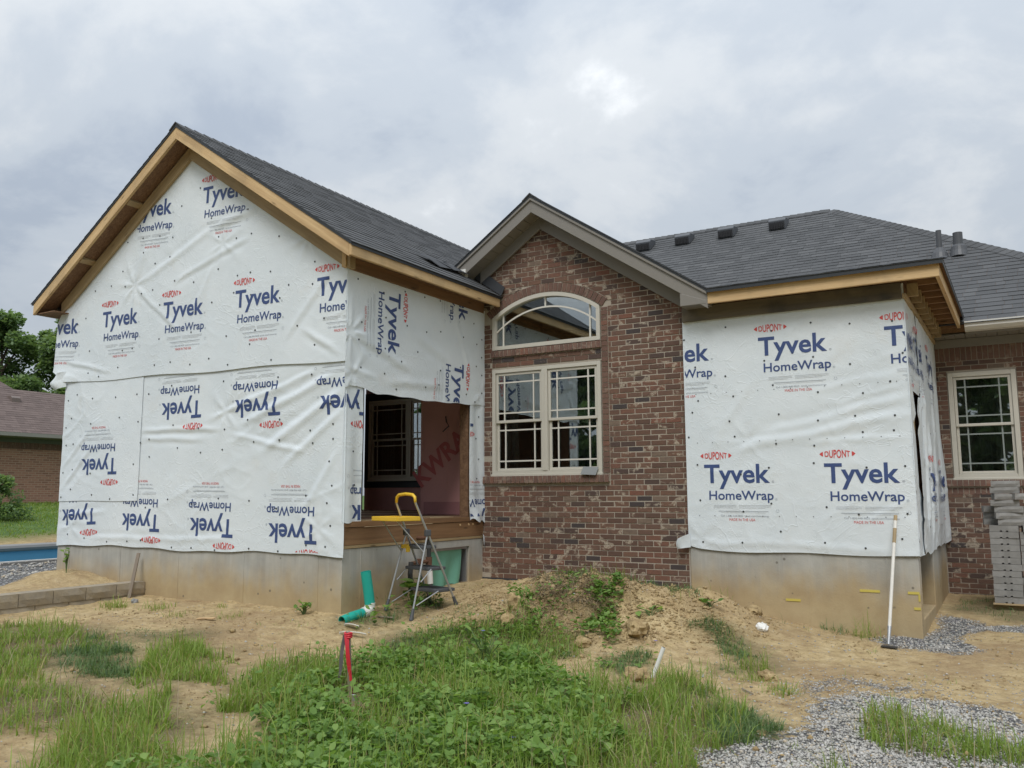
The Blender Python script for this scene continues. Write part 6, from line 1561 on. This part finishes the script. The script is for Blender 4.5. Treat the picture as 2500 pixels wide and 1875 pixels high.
fl_ = [(-4.02, 6.25, .40, 'blue flower at the top of the weeds'), (-3.12, 7.85, .05, 'violet flower on the bare clay of the mound'), (-3.25, 4.85, .22, 'blue flower among the weeds at lower centre'), (-2.72, 4.55, .16, 'pale violet flower in the dry grass at lower centre')]
M_FLOWER = flat('violet_petal', (.20, .17, .52), .5)
for x, y, h, lab in fl_:
    z = H(x, y); t = thing('flower', lab, 'flower', (x, y, z)); m = MB(); m.tube([(x, y, z), (x+.01, y, z+h)], .002, 5); m.build('stem', M_WEEDSTEM, t)
    m = MB()
    for k in range(5):
        a = k*1.2566; m.add([(x+.01, y, z+h), (x+.01+math.cos(a-.4)*.016, y+math.sin(a-.4)*.016, z+h+.008), (x+.01+math.cos(a)*.021, y+math.sin(a)*.021, z+h+.006), (x+.01+math.cos(a+.4)*.016, y+math.sin(a+.4)*.016, z+h+.008)], [(0, 1, 2, 3)])
    m.build('petals', M_FLOWER, t)

# ------------------------------------------------------------------ pool, bush, neighbour, trees
pool = thing('swimming_pool', 'blue-lined sunken pool with grey coping at the far left', 'swimming pool', (-15.7, 9, .3))
PX0, PX1, PY0, PY1 = -16.9, -14.6, 2.0, 16.0; pzn, pzf = .555, .62
m = MB(); m.box(PX0, PX0+.03, PY0, PY1, -.6, pzf-.02); m.box(PX1-.03, PX1, PY0, PY1, -.6, pzn-.03); m.box(PX0+.03, PX1-.03, PY0, PY0+.03, -.6, pzf-.05); m.box(PX0+.03, PX1-.03, PY1-.03, PY1, -.6, pzf-.05); m.build('liner', M_POOLBLUE, pool)
m = MB(); m.tube([(PX0, PY0-.1, pzf+.02), (PX0, PY1+.1, pzf+.02)], .075, 10); m.box(PX0-.35, PX0, PY0, PY1, pzf-.3, pzf-.0); m.build('far_coping', M_COPING, pool)
m = MB(); m.box(PX1-.02, PX1+.05, PY0, PY1, pzn-.06, pzn); m.build('near_coping', M_WHITE, pool)
m = MB(); m.box(PX1+.05, PX1+.09, PY0, PY1, pzn-.4, pzn-.015); m.build('near_edge', M_COPING, pool)
mw = NT('pool_water'); mw.b.inputs['Transmission Weight'].default_value = .3; M_WATER = mw.fin((.06, .22, .30), .05, mw.bump(mw.noise(mw.pos(), 5, 3), .01, .5))
m = MB(); m.box(PX0+.03, PX1-.03, PY0+.03, PY1-.03, .30, .405); m.build('water', M_WATER, pool)
nb_ = thing('neighbour_house', 'low brick house with a brown shingle roof beyond the lawn at the far left', 'house', (-30, 14, 1.4))
NX = -26.8
def m_nbrick():
    s = NT('far_brickwork'); p = s.pos(); sp = s.n('ShaderNodeSeparateXYZ'); s.l(p, sp.inputs[0]); cb_ = s.n('ShaderNodeCombineXYZ'); s.l(sp.outputs[1], cb_.inputs[0]); s.l(sp.outputs[2], cb_.inputs[1])
    b = s.n('ShaderNodeTexBrick'); s.l(cb_.outputs[0], b.inputs['Vector']); b.inputs['Color1'].default_value = (.34, .175, .12, 1); b.inputs['Color2'].default_value = (.17, .082, .06, 1); b.inputs['Mortar'].default_value = (.38, .27, .2, 1)
    b.inputs['Scale'].default_value = 1; b.inputs['Brick Width'].default_value = .215; b.inputs['Row Height'].default_value = .0705; b.inputs['Mortar Size'].default_value = .010; b.inputs['Bias'].default_value = -.25
    n = s.noise(p, 2, 5); return s.fin(s.mix(s.math('MULTIPLY', n, .4), b.outputs['Color'], (.34, .19, .13)), .9)
M_NBRICK = m_nbrick()
m = MB(); m.box(NX-9, NX, 6.0, 26.0, .8, 3.30); m.build('wall', M_NBRICK, nb_)
sb = MB()
for i in range(290): sb.box(NX-.01, NX+.012, 6.0+i*.0690, 6.0+i*.0690+.058, 3.10, 3.30)
sb.build('soldier_bricks', M_BRICK2, nb_, kind='stuff')
m = MB(); m.box(NX-.01, NX+.02, 5.9, 26.1, 3.30, 3.44); m.build('frieze_board', flat('dark_green_trim', (.09, .10, .08), .5), nb_)
m = MB(); m.box(NX, NX+.45, 5.7, 26.3, 3.44, 3.46); m.build('soffit', M_SOFFIT, nb_)
m = MB(); m.box(NX+.42, NX+.56, 5.7, 26.3, 3.46, 3.57); m.build('gutter', flat('grey_gutter', (.25, .245, .22), .5), nb_)
q = .67; xe2 = NX+.50; zE = 3.57
r = MB(); r.prism([(xe2, 5.7, zE), (xe2-2.35, 5.7, zE+2.35*q), (xe2-2.35, 5.7, zE+2.35*q-.05), (xe2, 5.7, zE-.05)], (0, 21, 0)); r.prism([(xe2-2.35, 5.7, zE+2.35*q-.05), (xe2-2.35, 5.7, zE+2.35*q), (xe2-9.5, 5.7, zE)], (0, 21, 0))
r.add([(xe2-2.2, 8.0, zE+2.2*q), (xe2-2.2, 15.9, zE+2.2*q), (xe2-3.2, 15.35, zE+3.2*q), (xe2-3.2, 8.0, zE+3.2*q), (xe2-6, 8, zE+1.5), (xe2-6, 15.9, zE+1.5)], [(0, 1, 2, 3), (3, 2, 5, 4), (1, 5, 2)])
nroof = r.build('roof', M_SHING2, nb_)
qn2 = math.hypot(1, q)
shingle_plane(nroof, (xe2+.02, 5.7, zE+.0), (0, 1, 0), (-1/qn2, 0, q/qn2), [[(4, 0), (14.0, 0), (14.0, 2.37*qn2), (4, 2.37*qn2)]], M_SHING2, 51)
shingle_plane(nroof, (xe2-2.37, 8.0, zE+2.37*q+.01), (0, 1, 0), (-1/qn2, 0, q/qn2), [[(0, 0), (7.86, 0), (7.36, .83*qn2), (0, .83*qn2)]], M_SHING2, 52)
for y in (15.55, 13.45):
    xx = xe2-1.75; z = zE+1.75*q; m = MB(); m.prism([(xx+.15, y-.14, z-.10), (xx+.15, y-.14, z+.06), (xx+.06, y-.14, z+.12), (xx-.2, y-.14, z+.14)], (0, .28, 0)); m.build('roof_vent', flat('brown_vent', (.16, .125, .11), .5), nb_)
def crown(cx_, cy_, z0, z1, rad, n, seed, s0, s1, tip=.75):
    rgk = np.random.default_rng(seed); K = 60                 # clumps of leaves on an uneven envelope
    t = rgk.random(K)**.8; zc = z0+(z1-z0)*t; rr = rad*np.sqrt(np.maximum(.02, 1-(t*1.05-.22)**2*1.25))*(1-.35*t*tip); az = rgk.uniform(0, 6.28, K); d = rr*np.sqrt(rgk.random(K))*1.0
    bx, by = cx_+np.cos(az)*d, cy_+np.sin(az)*d; br = rgk.uniform(.22, .42, K)*rad*(1-.4*t)
    k = rgk.integers(0, K, n); u = rgk.normal(0, 1, (n, 3)); u /= np.linalg.norm(u, axis=1, keepdims=True); q_ = br[k]*rgk.random(n)**.35
    x, y, z = bx[k]+u[:, 0]*q_, by[k]+u[:, 1]*q_, zc[k]+u[:, 2]*q_*.8
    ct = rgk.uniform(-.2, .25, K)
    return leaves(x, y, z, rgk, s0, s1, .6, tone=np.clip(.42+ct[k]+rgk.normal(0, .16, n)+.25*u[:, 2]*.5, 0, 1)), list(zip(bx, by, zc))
def tree(x, y, h, rad, seed, label, n=15000, s=(.11, .21), low=.16, tip=.75):
    z0 = H(x, y); t = thing('leafy_tree', label, 'tree', (x, y, z0), 'trees behind the neighbouring house'); (V, T, A), cl_ = crown(x, y, z0+h*low, z0+h-.25, rad, n, seed, *s, tip)
    m = MB(); m.tube([(x, y, z0-.2), (x+.05, y, z0+h*.4), (x, y, z0+h*.85)], [rad*.085, rad*.055, .03], 9)
    for i in range(0, 36, 2):
        c = cl_[i]; zz2 = max(z0+h*.2, c[2]-rad*.5); m.tube([(x, y, min(zz2, z0+h*.8)), (x*.5+c[0]*.5, y*.5+c[1]*.5, zz2*.5+c[2]*.5+.1), c], [.07, .045, .02], 5)
    m.build('trunk', M_BARK, t); link('crown', tris_mesh('crown', V, T, M_TREE, tone=A), t)
tree(-37.6, 20.2, 8.0, 2.3, 1, 'tree behind the neighbouring roof with the tallest rounded crown at the left edge')
tree(-35.6, 21.9, 8.0, 2.0, 2, 'tree standing nearest the wrapped gable at the far left')
tree(-41.5, 21.0, 7.2, 2.6, 3, 'dark tree further back in the gap at the far left', 11000)
tree(-39.5, 25.5, 6.2, 2.2, 4, 'lower tree half hidden by the wrapped gable', 9000)
tree(-35.2, 19.9, 4.9, 1.7, 6, 'low bushy tree just above the neighbouring roof ridge', 9000, low=.1)
tree(-38, 17.5, 6.6, 2.3, 5, 'tree beside the left picture edge behind the roof', 11000)
z0 = H(-21.4, 11.7); t = thing('round_shrub', 'dark round shrub by the neighbouring brick wall', 'shrub', (-21.4, 11.7, z0)); (V, T, A), _c = crown(-21.4, 11.7, z0+.08, z0+1.0, .62, 5000, 9, .04, .085, .2)
link('foliage', tris_mesh('foliage', V, T, M_TREE, tone=A), t); m = MB(); m.tube([(-21.4, 11.7, z0-.1), (-21.4, 11.7, z0+.5)], .05, 7); m.build('stem', M_BARK, t)

# the wood that stands behind the camera and shows only in the window panes
Pw = []
for i in range(15):
    xx = -34+i*4.6; yy = -24-3*math.sin(i*2.1); hh2 = 12.5+2.5*math.sin(i*1.7)
    Pw.append(crown(xx, yy, .3, hh2, 3.6, 3600, 900+i, .5, 1.0, .4)[0])
V, T, A = join(Pw); o = link('far_wood', tris_mesh('far_wood', V, T, M_TREE, tone=A)); tag(o, 'row of leafy trees facing the house, mirrored in its windows', 'wood', kind='stuff')

for nm, lab, x, y, L, w_, az, mt in (('wood_scrap', 'pale splintered wood scrap on the bare clay left of the porch corner', -7.58, 6.38, .20, .05, .3, M_PINE), ('wood_scrap', 'thin grey wood strip on the clay under the step ladder', -5.95, 7.35, .24, .022, -.2, M_GREYW),
        ('paper_scrap', 'small white litter scrap on the soil heap at the far left', -10.05, 6.75, .06, .05, .8, M_WHITE), ('wood_scrap', 'grey stick lying on the clay above the lower right gravel', -2.0, 6.95, .16, .012, 2.4, M_GREYW)):
    z = H(x, y); o = board(nm, (x-math.cos(az)*L/2, y-math.sin(az)*L/2, z+.012), (x+math.cos(az)*L/2, y+math.sin(az)*L/2, z+.022), (-math.sin(az), math.cos(az), .1), w_, .012, mt, None); tag(o, lab, nm.replace('_', ' '))
